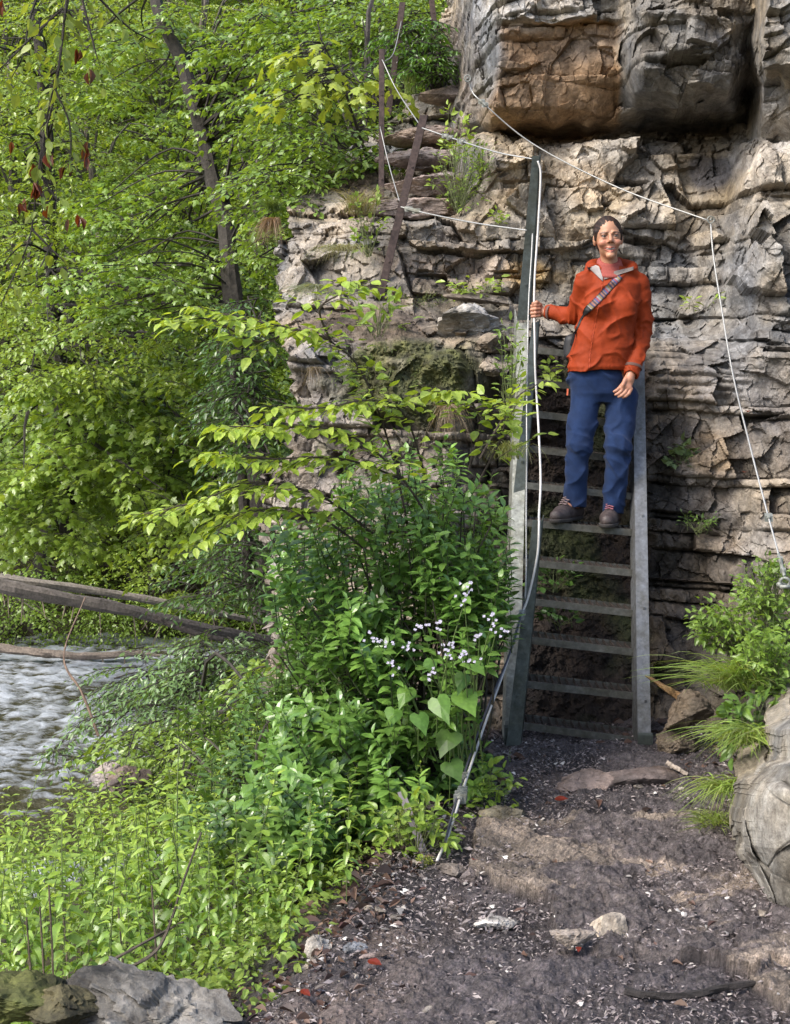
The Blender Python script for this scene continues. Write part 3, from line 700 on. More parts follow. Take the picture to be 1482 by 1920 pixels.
# end boots of the stringers (plate turned down to the ground)
m = MB(); m.box(P(959, 1395, 6.885), V3(.036, 0, 0), V3(0, .01, .004), V3(0, .002, .09)); stp(m.obj('stringer_foot', M_GDARK))
m = MB(); m.box(P(1210, 1399, 6.845), V3(.037, 0, 0), V3(0, .012, .004), V3(0, .0, .062)); stp(m.obj('stringer_foot', M_GDARK))
TR = [((962,1352),(1198,1384)),((970,1275),(1198,1300)),((975,1192),(1196,1218)),((980,1120),(1195,1145)),((982,1048),(1193,1069)),
      ((984,974),(1190,993)),((986,904),(1189,925)),((988,835),(1188,858)),((989,769),(1187,792)),((990,709),(1186,731)),((991,649),(1185,669))]
TREADS = []
for k, (l, r) in enumerate(TR):
    Y = 7.0+.1*k
    L, Rr = UV(P(*l, Y)), UV(P(*r, Y-.01)); TREADS.append((L, Rr))
    m = MB(); ax = Rr-L; n = ax/np.linalg.norm(ax); dep = V3(.0, .19, .004)
    dn = dep/np.linalg.norm(dep); up = np.cross(n, dn); up *= -1 if up[2] < 0 else 1
    h = .036
    m.box((L+Rr)/2-up*h/2, ax/2, dn*.0022, up*h/2)                       # nosing
    m.box((L+Rr)/2-up*.002+dn*.006, ax/2, dn*.007, up*.0018)
    m.box((L+Rr)/2-up*h/2+dep, ax/2, dn*.0022, up*h/2)
    for e in (L+n*.002, Rr-n*.002): m.box(e-up*h/2+dep/2, n*.002, dep/2, up*h/2)
    nb = 16; m2 = MB()
    for i in range(1, nb):
        q = L+ax*i/nb; m2.box(q-up*.008+dep/2, n*.0028, dep/2-dn*.003, up*.008)
    for j in range(1, 5): m2.box((L+Rr)/2-up*.006+dep*j/5, ax/2, dn*.0014, up*.0012, (.5, .4, .35))
    td = stp(m.obj('tread', M_TREAD)); m2.obj('grating', M_GRATE, td)
# mud carried onto the treads
rg = np.random.default_rng(5)
def anglepost(top, bot, w, mt, d=.05, tw=.0, name='handrail_post'):
    m = MB(); a, b = UV(top), UV(bot); ax = (a-b)/2; t = .0045
    c = (a+b)/2; wv = V3(w, w*tw, 0)
    m.box(c, wv/2, V3(0, t/2, 0), ax)
    m.box(c+wv/2+V3(0, d/2+t/2, 0), V3(t/2, 0, 0), V3(0, d/2, 0), ax)
    # bolt holes read as small studs
    for t_ in (.2, .72): m.box(b+(a-b)*t_+V3(w*.1, -t, 0), V3(.005, 0, 0), V3(0, .004, 0), V3(0, 0, .005))
    return m.obj(name, mt)
def tapered(top, bot, w0, w1, mt, d=.06):
    m = MB(); a, b = UV(top), UV(bot); t = .005
    # front flange, wider towards the foot, and a side flange going back
    def pr(p, w): return [p+V3(-w/2, 0, 0), p+V3(w/2, 0, 0), p+V3(w/2, t, 0), p+V3(-w/2, t, 0)]
    V = pr(a, w0)+pr(b, w1)
    m.add(V, [[[0,1,5,4],[1,2,6,5],[2,3,7,6],[3,0,4,7],[0,3,2,1],[4,5,6,7]]])
    V = [a+V3(w0/2+.0002, t, 0), a+V3(w0/2+.012, d, .02), b+V3(w1/2+.012, d, 0), b+V3(w1/2+.0002, t, 0)]
    V = V+[q+V3(t, 0, 0) for q in V]
    m.add(V, [[[0,1,2,3],[7,6,5,4],[0,4,5,1],[1,5,6,2],[2,6,7,3],[3,7,4,0]]])
    m.box(b+(a-b)*.22+V3(0, -.004, 0), V3(.006, 0, 0), V3(0, .004, 0), V3(0, 0, .006))
    return stp(m.obj('handrail_post', mt))
tapered(P(1005, 292, 8.02), P(981, 600, 8.09), .040, .068, M_GDARK)
tapered(P(1004, 604, 7.80), P(972, 940, 7.60), .034, .062, M_GDARK)
tapered(P(1008, 975, 6.90), P(962, 1398, 6.84), .045, .068, M_GDARK)
# rusty posts up the natural steps
for t_, b_, Y, w_, lb in [((716,92),(715,396),9.55,.036,'straight dark rusty post standing upright at the cliff edge'),
        ((795,216),(712,558),8.82,.048,'leaning rusty angle post in front of the natural rock steps'),
        ((755,4),(728,215),11.0,.045,'leaning rusty post behind the upright one'),
        ((806,-30),(828,160),11.9,.045,'rusty post by the leafy plant near the top edge')]:
    o = anglepost(P(*t_, Y), P(*b_, Y), w_, M_RUST, .035, name='iron_post'); prop(o, lb, 'post', 'rusty posts of the hand cable')
def cable(pts, rad, label, n=60, m=None, name='wire_cable', knots=()):
    mb = MB(); c = spl([P(*p) for p in pts], n); mb.tube(c, rad, 7)
    e = mb.obj(name, m or M_CABLE, None, True); prop(e, label, 'cable')
    for (px, py, Y, L, rr) in knots:
        kb = MB(); q = UV(P(px, py, Y))
        i = int(np.argmin(((c-q)**2).sum(1))); d = c[min(i+1, len(c)-1)]-c[max(i-1, 0)]; d /= np.linalg.norm(d); q = c[i]
        kb.tube([q-d*L/2, q-d*L/4, q+d*L/4, q+d*L/2], [rr*.75, rr, rr, rr*.8], 8)
        for s_ in (-.25, .25): kb.box(q+d*L*s_, d*.005, V3(rr*1.5, 0, 0), V3(0, 0, rr*1.1))
        kb.obj('clamp', M_GALV, e)
    return e
cable([(792,240,8.80),(845,258,8.6),(930,285,8.2),(998,298,7.99)], .0045, 'pale steel cable from the leaning rusty post to the top stair post', knots=[(842,257,8.62,.10,.012),(868,264,8.5,.05,.012)])
cable([(752,388,8.80),(800,400,8.7),(890,418,8.3),(988,432,8.02)], .0045, 'lower pale cable between the leaning rusty post and the stairs', knots=[(778,396,8.8,.11,.014)])
M_CABW = simple('bright_cable', (.50, .48, .46), .45, .05, nscale=120, amt=.2)
cable([(1009,302,7.99),(1014,330,7.98),(1009,430,7.93),(1003,520,7.86),(1002,583,7.80),(1003,640,7.72),(1004,700,7.62),(1010,800,7.42),(1014,900,7.16),(1011,965,6.95),(1011,985,6.87),(1008,1040,6.82),(992,1115,6.78),(974,1165,6.72),(948,1250,6.50),(912,1350,6.15),(870,1475,5.7),(842,1562,5.4),(820,1614,5.22)],
      .0062, 'thick bright handrail cable running down beside the stairs to the path edge', 160, M_CABW,
      knots=[(980,1152,6.74,.05,.011),(862,1502,5.62,.05,.017),(868,1480,5.68,.03,.013)])
cable([(999,438,7.98),(997,480,7.93),(992,560,7.84),(990,640,7.72),(988,757,7.55),(988,850,7.35),(987,960,7.02),(987,1060,6.86),(985,1125,6.79)], .0042, 'thin lower handrail cable hanging left of the bright one', 80)
cable([(984,1130,6.80),(960,1215,6.56),(925,1300,6.30),(895,1378,6.04),(868,1460,5.75),(850,1520,5.53),(832,1590,5.28)], .0050, 'dark return strand of the cable tied beside the bright handrail cable', 80,
      simple('dark_cable', (.07, .07, .09), .45, .3), knots=[(868,1455,5.76,.05,.010)])
cable([(717,112,9.54),(745,170,9.35),(790,238,8.84)], .0035, 'thin cable from the upright post down to the leaning post', 20)
cable([(713,238,9.54),(730,310,9.3),(752,386,8.84)], .0035, 'lower thin cable crossing between the two rusty posts', 20)
cable([(753,40,11),(738,100,10.4),(716,118,9.58)], .0035, 'short cable behind the upright post', 20)
cable([(810,35,11.9),(780,70,11.5),(744,118,10.98)], .003, 'faint cable rising to the rusty post at the top edge', 20)
cable([(880,148,8.95),(885,170,8.95),(905,192,8.9),(1000,270,8.85),(1160,352,8.6),(1330,414,8.25)], .0045, 'long wall cable sloping across the cliff above the hiker', 70, knots=[(905,192,8.9,.06,.012)])
cable([(1333,420,8.22),(1338,480,8.1),(1352,570,7.9),(1374,700,7.6),(1405,830,7.2),(1440,965,6.85),(1468,1068,6.6)], .0050, 'steel cable hanging down the right hand wall to its anchor', 70, knots=[(1441,968,6.84,.02,.013),(1466,1060,6.62,.14,.009)])
def torus(c, r1, r2, nrm=(0,1,0), n=18):
    m = MB(); nrm = V3(*nrm); nrm /= np.linalg.norm(nrm); u = np.cross(nrm, (0,.1,1)); u /= np.linalg.norm(u); v = np.cross(nrm, u)
    m.tube([UV(c)+r1*(math.cos(a)*u+math.sin(a)*v) for a in np.linspace(0, 2*math.pi, n)], r2, 6, cap=False); return m
for q, lb, b_ in [((877,147,8.93),'ring bolt in the rock at the upper end of the wall cable',(880,150,9.3)),((1333,412,8.24),'ring bolt in the cliff where the wall cable turns down',(1338,408,8.8))]:
    m = torus(P(*q), .020, .004); m.tube([P(*q), P(*b_)], .007, 6); o = m.obj('ring_bolt', M_GALV, None, True); prop(o, lb, 'ring bolt')
m = torus(P(1472, 1092, 6.55), .022, .008, (.3, 1, .2)); m.tube([P(1460, 1096, 6.55), P(1500, 1102, 6.75)], .012, 8); m.box(P(1474, 1100, 6.54), V3(.03, 0, 0), V3(0, .012, 0), V3(0, 0, .008))
prop(m.obj('cable_anchor', M_GALV, None, True), 'steel shackle anchor holding the cable foot above the ferns', 'anchor')
m = MB(); m.beam(P(752, 1484, 5.5), P(800, 1612, 5.35), .03, .006, (1, 0, 0)); prop(m.obj('iron_stake', simple('old_iron', (.17, .15, .16), .6, .4, nscale=40)), 'short tilted iron stake in the moss by the path', 'stake')
# ============================================================ foliage machinery
def _leaf(outline, fold=.10, droop=.18, mid=None):
    """outline: [(x, halfwidth)] from base to tip -> template verts/faces with a folded midrib"""
    o = outline; n = len(o); V = []; Fq = []; Ft = []
    for x, wd in o: V.append((x, 0, -droop*x*x))
    L = {}; Rr = {}
    for i, (x, wd) in enumerate(o):
        if wd > 0:
            L[i] = len(V); V.append((x-.0, wd, fold*wd*2-droop*x*x)); Rr[i] = len(V); V.append((x, -wd, fold*wd*2-droop*x*x))
    for i in range(n-1):
        for S, fl in ((L, 0), (Rr, 1)):
            a, b = i in S, i+1 in S
            if a and b: f = [i, i+1, S[i+1], S[i]]
            elif b: f = [i, i+1, S[i+1]]
            elif a: f = [i, i+1, S[i]]
            else: continue
            if fl: f = f[::-1]
            (Fq if len(f) == 4 else Ft).append(f)
    return np.array(V, float), np.array(Fq or np.zeros((0, 4)), int), np.array(Ft or np.zeros((0, 3)), int)
def _fan(pts, droop=.2, c=(.35, 0)):
    V = [(c[0], c[1], 0)]+[(x, y, -droop*(x*x+2*y*y)) for x, y in pts]; n = len(pts)
    return np.array(V, float), np.zeros((0, 4), int), np.array([[0, i+1, (i+1) % n+1] for i in range(n)], int)
def _maple(lite=False):
    h = [(0, .04), (.10, .34), (.26, .30), (.40, .52), (.50, .46), (.50, .22), (.78, .20), (.80, .12)] if not lite else [(0, .05), (.15, .32), (.42, .50), (.48, .20), (.80, .16)]
    pts = [(x, y) for x, y in h]+[(1.02, 0)]+[(x, -y) for x, y in h[::-1]]
    return _fan(pts)
TPL = {
 'ovate': _leaf([(0, 0), (.12, .17), (.38, .30), (.68, .22), (1, 0)]),
 'ovate_lite': _leaf([(0, 0), (.42, .29), (1, 0)]),
 'lance': _leaf([(0, 0), (.15, .10), (.45, .19), (.75, .13), (1, 0)], droop=.25),
 'lance_lite': _leaf([(0, 0), (.45, .18), (1, 0)], droop=.25),
 'maple': _maple(), 'maple_lite': _maple(True),
 'heart': _fan([(.0, 0), (-.16, .16), (-.10, .38), (.14, .46), (.42, .36), (.72, .16), (1.05, 0), (.72, -.16), (.42, -.36), (.14, -.46), (-.10, -.38), (-.16, -.16)], .22, (.30, 0)),
 'dead': _leaf([(0, 0), (.2, .12), (.5, .2), (.8, .1), (1, 0)], fold=.6, droop=.1),
}
_ser = [(0, 0)]
for _i in range(9):
    _x = .04+_i*.102; _w = .36*math.sin(min(1, (_x+.10)*1.35)*math.pi*.62)*(1-_x)**.55+.01
    _ser += [(_x, _w*.82), (_x+.075, _w*1.06)]
_ser.append((1.0, 0)); TPL['nettle'] = _leaf(_ser, fold=.16, droop=.35)
class Leaves:
    def __init__(s): s.p = []; s.a = []; s.n = []; s.s = []; s.c = []
    def add(s, p, a, n, size, col):
        p = np.atleast_2d(p); k = len(p)
        s.p.append(p); s.a.append(np.broadcast_to(a, (k, 3))); s.n.append(np.broadcast_to(n, (k, 3)))
        s.s.append(np.broadcast_to(size, (k,))); s.c.append(np.broadcast_to(col, (k, 3)))
    def count(s): return sum(len(q) for q in s.p)
    def mesh(s, name, tpl, m, seed=0, origin=(0, 0, 0), lw=(.85, 1.15)):
        V0, Q, T = TPL[tpl]
        p, a, n, sz, c = np.vstack(s.p)-np.array(origin), np.vstack(s.a), np.vstack(s.n), np.concatenate(s.s), np.vstack(s.c)
        a = a/(np.linalg.norm(a, axis=1)[:, None]+1e-9)
        b = np.cross(n, a); b /= np.linalg.norm(b, axis=1)[:, None]+1e-9; n = np.cross(a, b)
        r = np.random.default_rng(seed); k = len(p)
        ws = r.uniform(*lw, k); dr = r.uniform(.2, 1.9, k)
        X = V0[None, :, 0]*sz[:, None]; Y = V0[None, :, 1]*(sz*ws)[:, None]; Z = V0[None, :, 2]*(sz*dr)[:, None]
        V = p[:, None]+X[..., None]*a[:, None]+Y[..., None]*b[:, None]+Z[..., None]*n[:, None]
        m0 = len(V0); off = (np.arange(k)*m0)[:, None, None]
        fs = [(f[None]+off).reshape(-1, f.shape[1]) for f in (Q, T) if len(f)]
        C = np.repeat(c[:, None], m0, 1)
        return npmesh(name, V.reshape(-1, 3), fs, m, np.clip(C, 0.003, .9).reshape(-1, 3), False)
def unit(v): v = np.asarray(v, float); return v/(np.linalg.norm(v)+1e-9)
def pal(rng, cols, k, var=.22):
    """k leaf colours from a palette"""
    cols = np.array(cols, float); w = rng.dirichlet(np.ones(len(cols))*1.5, k)
    return (w@cols)*(1+var*rng.normal(size=(k, 1)))
def spray(L, B, o, d, length, rng, leaf=.08, gap=.05, side=.45, droop=.25, cols=None, leafang=50, tier=7, rad=.006, lj=.35, up=(0, 0, 1), wood=(.10, .08, .06), tilt=0.0):
    """one branch: arching axis, side twigs to both hands in a flat fan, leaves lying along them"""
    o = np.array(tuple(o), float); d = unit(d); up = unit(up)
    sd = unit(np.cross(d, up)); n = 8; t = np.linspace(0, 1, n)
    pts = o+d*(t*length)[:, None]+np.array([0, 0, -1])*(droop*length*t**2)[:, None]+rng.normal(size=(n, 3))*length*.012*t[:, None]
    if B is not None: B.tube(pts, rad*(1-.75*t), 4, wood, cap=False)
    c0 = pal(rng, cols, 1, .12)[0]
    for k in range(tier+1):
        tk = (k+.6)/(tier+.6) if k < tier else 1
        i = min(int(tk*(n-1)), n-2); f = tk*(n-1)-i; q = pts[i]*(1-f)+pts[i+1]*f
        dd = unit(pts[i+1]-pts[i])
        for s in ((-1, 1) if k < tier else (0,)):
            ln = side*length*(1-.65*tk)*rng.uniform(.6, 1.2) if s else side*length*.4
            if ln < gap*.6: ln = gap
            an = math.radians(rng.uniform(38, 62))
            td = unit(dd*math.cos(an*abs(s))+sd*math.sin(an)*s+np.array([0, 0, rng.uniform(-.3, .15)]))
            m = max(1, int(ln/gap)); u = (np.arange(m)+.7)/m
            pp = q+td*(u*ln)[:, None]+np.array([0, 0, -1])*(droop*.5*ln*u**2)[:, None]
            if B is not None: B.tube([q, pp[-1]], [rad*.4, rad*.2], 3, wood, cap=False)
            sg = np.where(np.arange(m) % 2 == 0, 1, -1)*(1.0); sg[-1] = 0
            la = math.radians(leafang)
            sv = unit(np.cross(td, up))
            a = td[None]*math.cos(la)+sv[None]*(math.sin(la)*sg)[:, None]; a[-1] = td
            a = a+rng.normal(size=(m, 3))*.22+np.array([0, 0, -tilt-.15])
            nn = up[None]+rng.normal(size=(m, 3))*lj
            L.add(pp, a, nn, leaf*rng.uniform(.6, 1.15, m), .55*pal(rng, cols, m, .16)+.45*c0)
M_LFAR = leafmat('leaf_far', .42, .38, spec=.8); M_LMID = leafmat('leaf_mid', .38, .34, spec=.8); M_LNEAR = leafmat('leaf_near', .40, .36)
M_LGLOSS = leafmat('leaf_glossy', .28, .30, spec=.7); M_NETTLE = leafmat('leaf_nettle', .36, .36, spec=.8)
M_BARK = simple('bark', (.1, .08, .06), .9, nscale=22, amt=.5, bumps=.7, bdist=.02, usecol=True)
M_STEM = simple('green_stem', (.1, .12, .03), .6, usecol=True)
YG = [(.31, .42, .06), (.24, .38, .06), (.38, .45, .08), (.17, .29, .05)]
MG = [(.13, .24, .045), (.19, .31, .055), (.09, .18, .04), (.24, .34, .06)]
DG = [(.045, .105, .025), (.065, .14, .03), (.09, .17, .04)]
BG = [(.17, .29, .14), (.20, .33, .13), (.13, .23, .09), (.25, .36, .12)]
# ------------------------------------------------------------ far slope trees
def tree_meshes(seed, H, CR, nspray, leaf, cols, tpl='maple_lite', lean=0, base=.30):
    rng = np.random.default_rng(seed); L = Leaves(); B = MB(); T = MB()
    n = 12; t = np.linspace(0, 1, n)
    tp = np.stack([lean*t**1.5*H*.3+.12*np.cumsum(rng.normal(size=n))*.5, .1*np.cumsum(rng.normal(size=n))*.5, t*H*.93-.4], -1)
    T.tube(tp, (.16*H/8)*(1-.8*t)+.02, 9, (.13, .11, .09), wob=.2, seed=seed)
    for k in range(nspray):
        tz = rng.uniform(base, 1.0)
        prof = CR*(.35+.65*math.sin(min(1, (1-tz)/(1-base)*.85+.15)*math.pi*.62))
        az = rng.uniform(0, 2*math.pi); r = prof*math.sqrt(rng.uniform(.12, 1))
        i = int(tz*(n-1)*.97); c = tp[i]
        o = c+np.array([math.cos(az)*r, math.sin(az)*r, rng.uniform(-.3, .3)+r*.16])
        d = np.array([math.cos(az+rng.normal()*.5), math.sin(az+rng.normal()*.5), rng.uniform(-.25, .15)])
        if k % 4 == 0:
            B.tube(spl([tp[max(i-2, 0)], (tp[i]+o)/2+np.array([0, 0, .15]), o], 6), [.035*H/8*(1-.13*j) for j in range(6)], 5, (.09, .08, .065), cap=False)
        spray(L, B if k % 3 == 0 else None, o, d, rng.uniform(.8, 1.3), rng, leaf, leaf*.62, .55, .28, cols, 55, 5, .012, .38)
    return T.mesh('trunk', M_BARK), B.mesh('limbs', M_BARK), L.mesh('crown', tpl, M_LFAR, seed), L.count()
def put_tree(meshes, loc, rz, sc_, name, label, group=None, cat='tree'):
    e = empty(name, loc, label, cat, group); e.rotation_euler = (0, 0, rz); e.scale = (sc_,)*3
    for nm, me in zip(('trunk', 'limbs', 'crown'), meshes[:3]): mobj(nm, me, e)
    return e
FT = [tree_meshes(11, 8, 2.7, 175, .115, YG+MG), tree_meshes(12, 8.5, 2.5, 170, .105, YG), tree_meshes(13, 7.5, 2.9, 175, .12, MG+YG[:1]), tree_meshes(14, 8, 2.6, 170, .11, YG[:2]+[(.40,.46,.14)], 'ovate_lite')]
rng = np.random.default_rng(99)
far = []
for row, (Yr, n, x0, x1) in enumerate([(28.6, 7, -9.2, 2.2), (31.5, 8, -11, 3), (35, 8, -12, 4), (39, 9, -14, 5), (43, 9, -15, 6), (48, 9, -17, 7)]):
    for i in range(n):
        x = x0+(x1-x0)*(i+.5+rng.uniform(-.35, .35))/n; y = Yr+rng.uniform(-1.2, 1.2)
        far.append((x, y, row))
for i, (x, y, row) in enumerate(far):
    k = int(rng.integers(0, 4)); s = rng.uniform(.72, 1.15)*(.80 if row == 0 else 1)
    put_tree(FT[k], (x, y, float(Gt(x, y))-.2), rng.uniform(0, 6.28), s, 'maple_tree',
             ['bright yellow green maple on the far river slope', 'leafy maple tree among others on the slope across the river'][k % 2] if False else 'leafy green maple on the wooded slope across the river', 'maples on the slope across the river')
def understorey():
    L = Leaves(); r = np.random.default_rng(5); n = 1500
    x = r.uniform(-15, 6, n); y = 27.6+r.uniform(0, 1, n)**1.3*22; z = Gt(x, y)
    for k in range(n):
        az = r.uniform(0, 6.28)
        spray(L, None, (x[k], y[k], z[k]+r.uniform(.1, 1.0)), (math.cos(az), math.sin(az)-.6, .15), r.uniform(.5, .9), r, .13, .10, .55, .3, YG+MG, 55, 4, .01, .4)
    # hanging growth along the far water edge
    for k in range(260):
        xx = r.uniform(-11, 1); spray(L, None, (xx, 27.3-.08*xx+r.uniform(-.2, .5), WATER+r.uniform(.2, 1.2)), (r.normal()*.5, -1, -.2), .7, r, .08, .06, .5, .5, MG+YG[:2], 50, 5, .01, .5)
    o = mobj('undergrowth', L.mesh('undergrowth', 'ovate_lite', M_LFAR, 3)); prop(o, 'low green undergrowth covering the far bank', kind='stuff')
understorey()
# ------------------------------------------------------------ trees on this side, left of the crag
def region_tree(name, label, cat, trunk, trad, areas, leaf, cols, tpl, m, seed, slen=(.5, .9), droop=.25, gap=None, limb=.35, gp=None, wood=(.038, .032, .026), lj=.35, tier=6, side=.5, dirb=(0, -.4, 0), up=(0, 0, 1)):
    rng = np.random.default_rng(seed); L = Leaves(); B = MB()
    tr = spl([P(*q) for q in trunk], 26) if trunk else None
    base = tr[-1] if tr is not None else UV(P(areas[0][0], areas[0][1], areas[0][4]))
    for (cx, cy, rx, ry, Y0, Y1, n) in areas:
        for k in range(n):
            a = rng.uniform(0, 6.28); q = math.sqrt(rng.uniform(0, 1))
            o = UV(P(cx+rx*q*math.cos(a), cy+ry*q*math.sin(a), rng.uniform(Y0, Y1)))
            az = rng.uniform(0, 6.28); d = np.array([math.cos(az)+dirb[0], math.sin(az)+dirb[1], rng.uniform(-.2, .15)+dirb[2]])
            ln = rng.uniform(*slen)
            spray(L, B, o, d, ln, rng, leaf, gap or leaf*.65, side, droop, cols, 52, tier, .006, lj, up, wood)
            if tr is not None and rng.uniform() < limb:
                i = int(np.argmin(((tr-o)**2).sum(1)+.6*np.maximum(tr[:, 2]-o[2], 0)**2)); s_ = tr[i]; dd = np.linalg.norm(o-s_)
                mid = (s_+o)/2+np.array([0, 0, .08*dd])+rng.normal(size=3)*.06*dd
                B.tube(spl([s_, mid, o], 8), np.linspace(max(.006, .010*dd), .006, 8), 5, wood, cap=False)
    e = empty(name, tuple(base), label, cat, gp)
    if tr is not None:
        T = MB(); T.tube(tr, np.interp(np.linspace(0, 1, 26), np.linspace(0, 1, len(trad)), trad), 10, wood, wob=.25, seed=seed)
        o = T.obj('trunk', M_BARK, e); o.location = -Vector(e.location)
    o = B.obj('limbs', M_BARK, e); o.location = -Vector(e.location)
    o = mobj('crown', L.mesh('crown', tpl, m, seed), e); o.location = -Vector(e.location)
    print(name, L.count()); return e
region_tree('mossy_tree', 'tree with the dark crooked mossy trunk leaning behind the crag', 'tree',
    [(282,-60,17.5),(300,30,17.3),(340,110,17.2),(362,190,17),(385,270,16.9),(400,340,16.8),(425,420,16.6),(432,520,16.4),(445,620,16.2),(470,760,16),(500,1150,15.8)],
    [.065,.075,.09,.085,.09,.10,.105,.11,.12,.13,.15],
    [(420,560,90,120,16.6,18.5,46),(300,420,130,120,17,19,60),(230,540,90,90,15,17,40),(540,180,140,150,15,18.5,66),(330,120,200,110,17.2,19.5,60),(580,60,180,80,14.5,17,50)], .095, MG+YG[:2], 'maple_lite', M_LMID, 31, limb=.4)
region_tree('maple_tree', 'broad bright green maple whose leaves hang over the river bank left of the crag', 'tree',
    [(160,760,25),(115,880,27),(100,930,28),(92,1010,28.2),(78,1080,28.4),(72,1180,28.6)], [.06,.10,.16,.19,.21,.24],
    [(120,780,190,110,19,24,100),(300,740,190,90,18.5,22,90),(60,940,120,90,20,24,60),(400,900,140,130,18,22,80),(200,890,150,70,20,24,50)], .145, YG+MG[:2], 'maple', M_LMID, 32, (.7, 1.2), limb=.12, droop=.4)
region_tree('beech_tree', 'pale leaved beech filling the upper left behind the hanging twigs', 'tree',
    [(60,-40,21),(85,200,21),(95,430,21),(110,640,21.5),(130,1000,22)], [.07,.09,.11,.12,.14],
    [(90,120,180,160,18,22,90),(80,400,160,160,18,22,90),(300,640,260,80,17,20,60),(60,620,130,110,17,20,60)], .085, YG, 'ovate', M_LMID, 33, limb=.3)
region_tree('hillside_shrub', 'dense green bushes on the slope left of the rusty posts', 'shrub', [(690,330,11.5),(700,430,11.5)], [.02,.03],
    [(640,300,110,60,10.3,12,70),(600,210,130,80,11,13,80),(660,110,130,90,12,14,90),(560,340,80,40,10,11.5,40),(720,40,110,70,12.5,14.5,70),(520,420,60,80,10.5,12.5,34)], .062, MG+YG[:2], 'ovate', M_LMID, 34, (.3, .55), limb=.2)
region_tree('leafy_bush', 'vivid green leafy bush on the ledge below the rusty post at the top', 'shrub', [(800,120,11.3),(812,170,11.2)], [.01,.015],
    [(790,85,55,52,10.6,11.6,80),(820,120,26,30,10.6,11.2,26),(742,120,40,26,10.8,11.6,20)], .05, [(.09,.20,.02),(.13,.26,.03),(.06,.13,.02)], 'lance', M_LMID, 35, (.15, .3), limb=.3)
region_tree('young_maple', 'sapling with yellow green maple leaves in front of the upper bushes', 'tree', [(600,70,10.0),(640,150,10.1),(660,210,10.3),(690,300,10.6)], [.004,.008,.010,.014],
    [(585,90,42,22,9.7,10.2,9),(615,140,40,22,9.7,10.2,8),(655,165,30,22,9.7,10.2,7),(668,130,34,18,9.8,10.3,5),(560,180,26,16,9.7,10,4)], .105, [(.36,.42,.07),(.28,.38,.06)], 'maple', M_LNEAR, 36, (.18, .3), limb=.8, tier=2, gap=.13, lj=.5)
region_tree('ivy_shrub', 'dark green shrub hugging the left foot of the crag', 'shrub', [(440,700,10.5),(470,1100,10.8)], [.03,.05],
    [(470,620,50,70,10,11.5,40),(470,740,50,60,9.6,11,36),(450,1010,45,60,10,11.5,30),(430,1100,90,60,10,12,40),(500,830,30,60,9.5,10.5,16)], .06, DG+MG[:1], 'lance', M_LMID, 37, (.3, .5), limb=.5)
# river side bushes
region_tree('river_bush', 'bluish green bush reaching out over the rapids', 'shrub', [(330,1300,11.5),(420,1440,11.5)], [.015,.03],
    [(290,1270,80,55,11,12.5,26),(370,1300,80,70,10.5,12,44),(250,1340,70,34,11,12,14),(440,1230,80,60,10,11.5,40),(150,1410,60,16,11,12,6),(460,1350,60,60,9.5,11,34)], .065, BG+MG[:1], 'lance', M_LMID, 38, (.35, .6), limb=.4, gp=None)
region_tree('bank_bush', 'yellow green bush at the water edge below the bluish one', 'shrub', [(370,1400,9.6),(420,1520,9.6)], [.012,.02],
    [(320,1390,110,45,9.2,10.4,50),(440,1400,80,50,8.6,10,44),(400,1470,140,35,8.4,9.6,56),(530,1330,60,110,7.8,9,50)], .06, YG+MG, 'ovate', M_LMID, 39, (.3, .5), limb=.4)
# ------------------------------------------------------------ fallen trunks on the far bank
def log(pts, r0, r1, label, stubs=0, seed=0, col=(.16, .13, .11)):
    m = MB(); c = spl([P(*q) for q in pts], 40); m.tube(c, np.linspace(r0, r1, 40), 10, col, wob=.25, seed=seed)
    o = m.obj('fallen_trunk', M_BARK); prop(o, label, 'log', 'fallen trunks across the river')
    r = np.random.default_rng(seed)
    if stubs:
        for k in range(stubs):
            b = MB(); q = c[int(r.uniform(2, 38))]; b.tube([q, q+np.array([r.normal()*.1, -.05, -r.uniform(.2, .7)])], [.02, .006], 4, (.3, .24, .18)); b.obj('broken_branch', M_BARK, o)
log([(-60,1068,25),(0,1084,25),(180,1108,25.5),(370,1142,26),(520,1172,26.5)], .11, .05, 'upper pale fallen trunk sloping down across the far bank', 9, 1, (.26, .23, .20))
log([(-60,1082,24.8),(0,1098,24.8),(120,1122,25),(240,1144,25.2),(380,1178,25.5),(540,1206,26)], .16, .09, 'thick dark fallen trunk just below the pale one', 12, 2, (.15, .13, .12))
log([(290,1158,25),(350,1182,25),(420,1200,25)], .06, .05, 'short dark log under the thick fallen trunk', 2, 3, (.11, .09, .08))
log([(-60,1208,26),(60,1222,26),(160,1230,26),(268,1224,26)], .10, .06, 'bare driftwood log lying along the far waterline', 3, 4, (.22, .18, .15))
log([(150,1232,26.2),(260,1226,26),(300,1230,26)], .035, .03, 'thin driftwood pole at the far waterline', 0, 5, (.3, .25, .2))
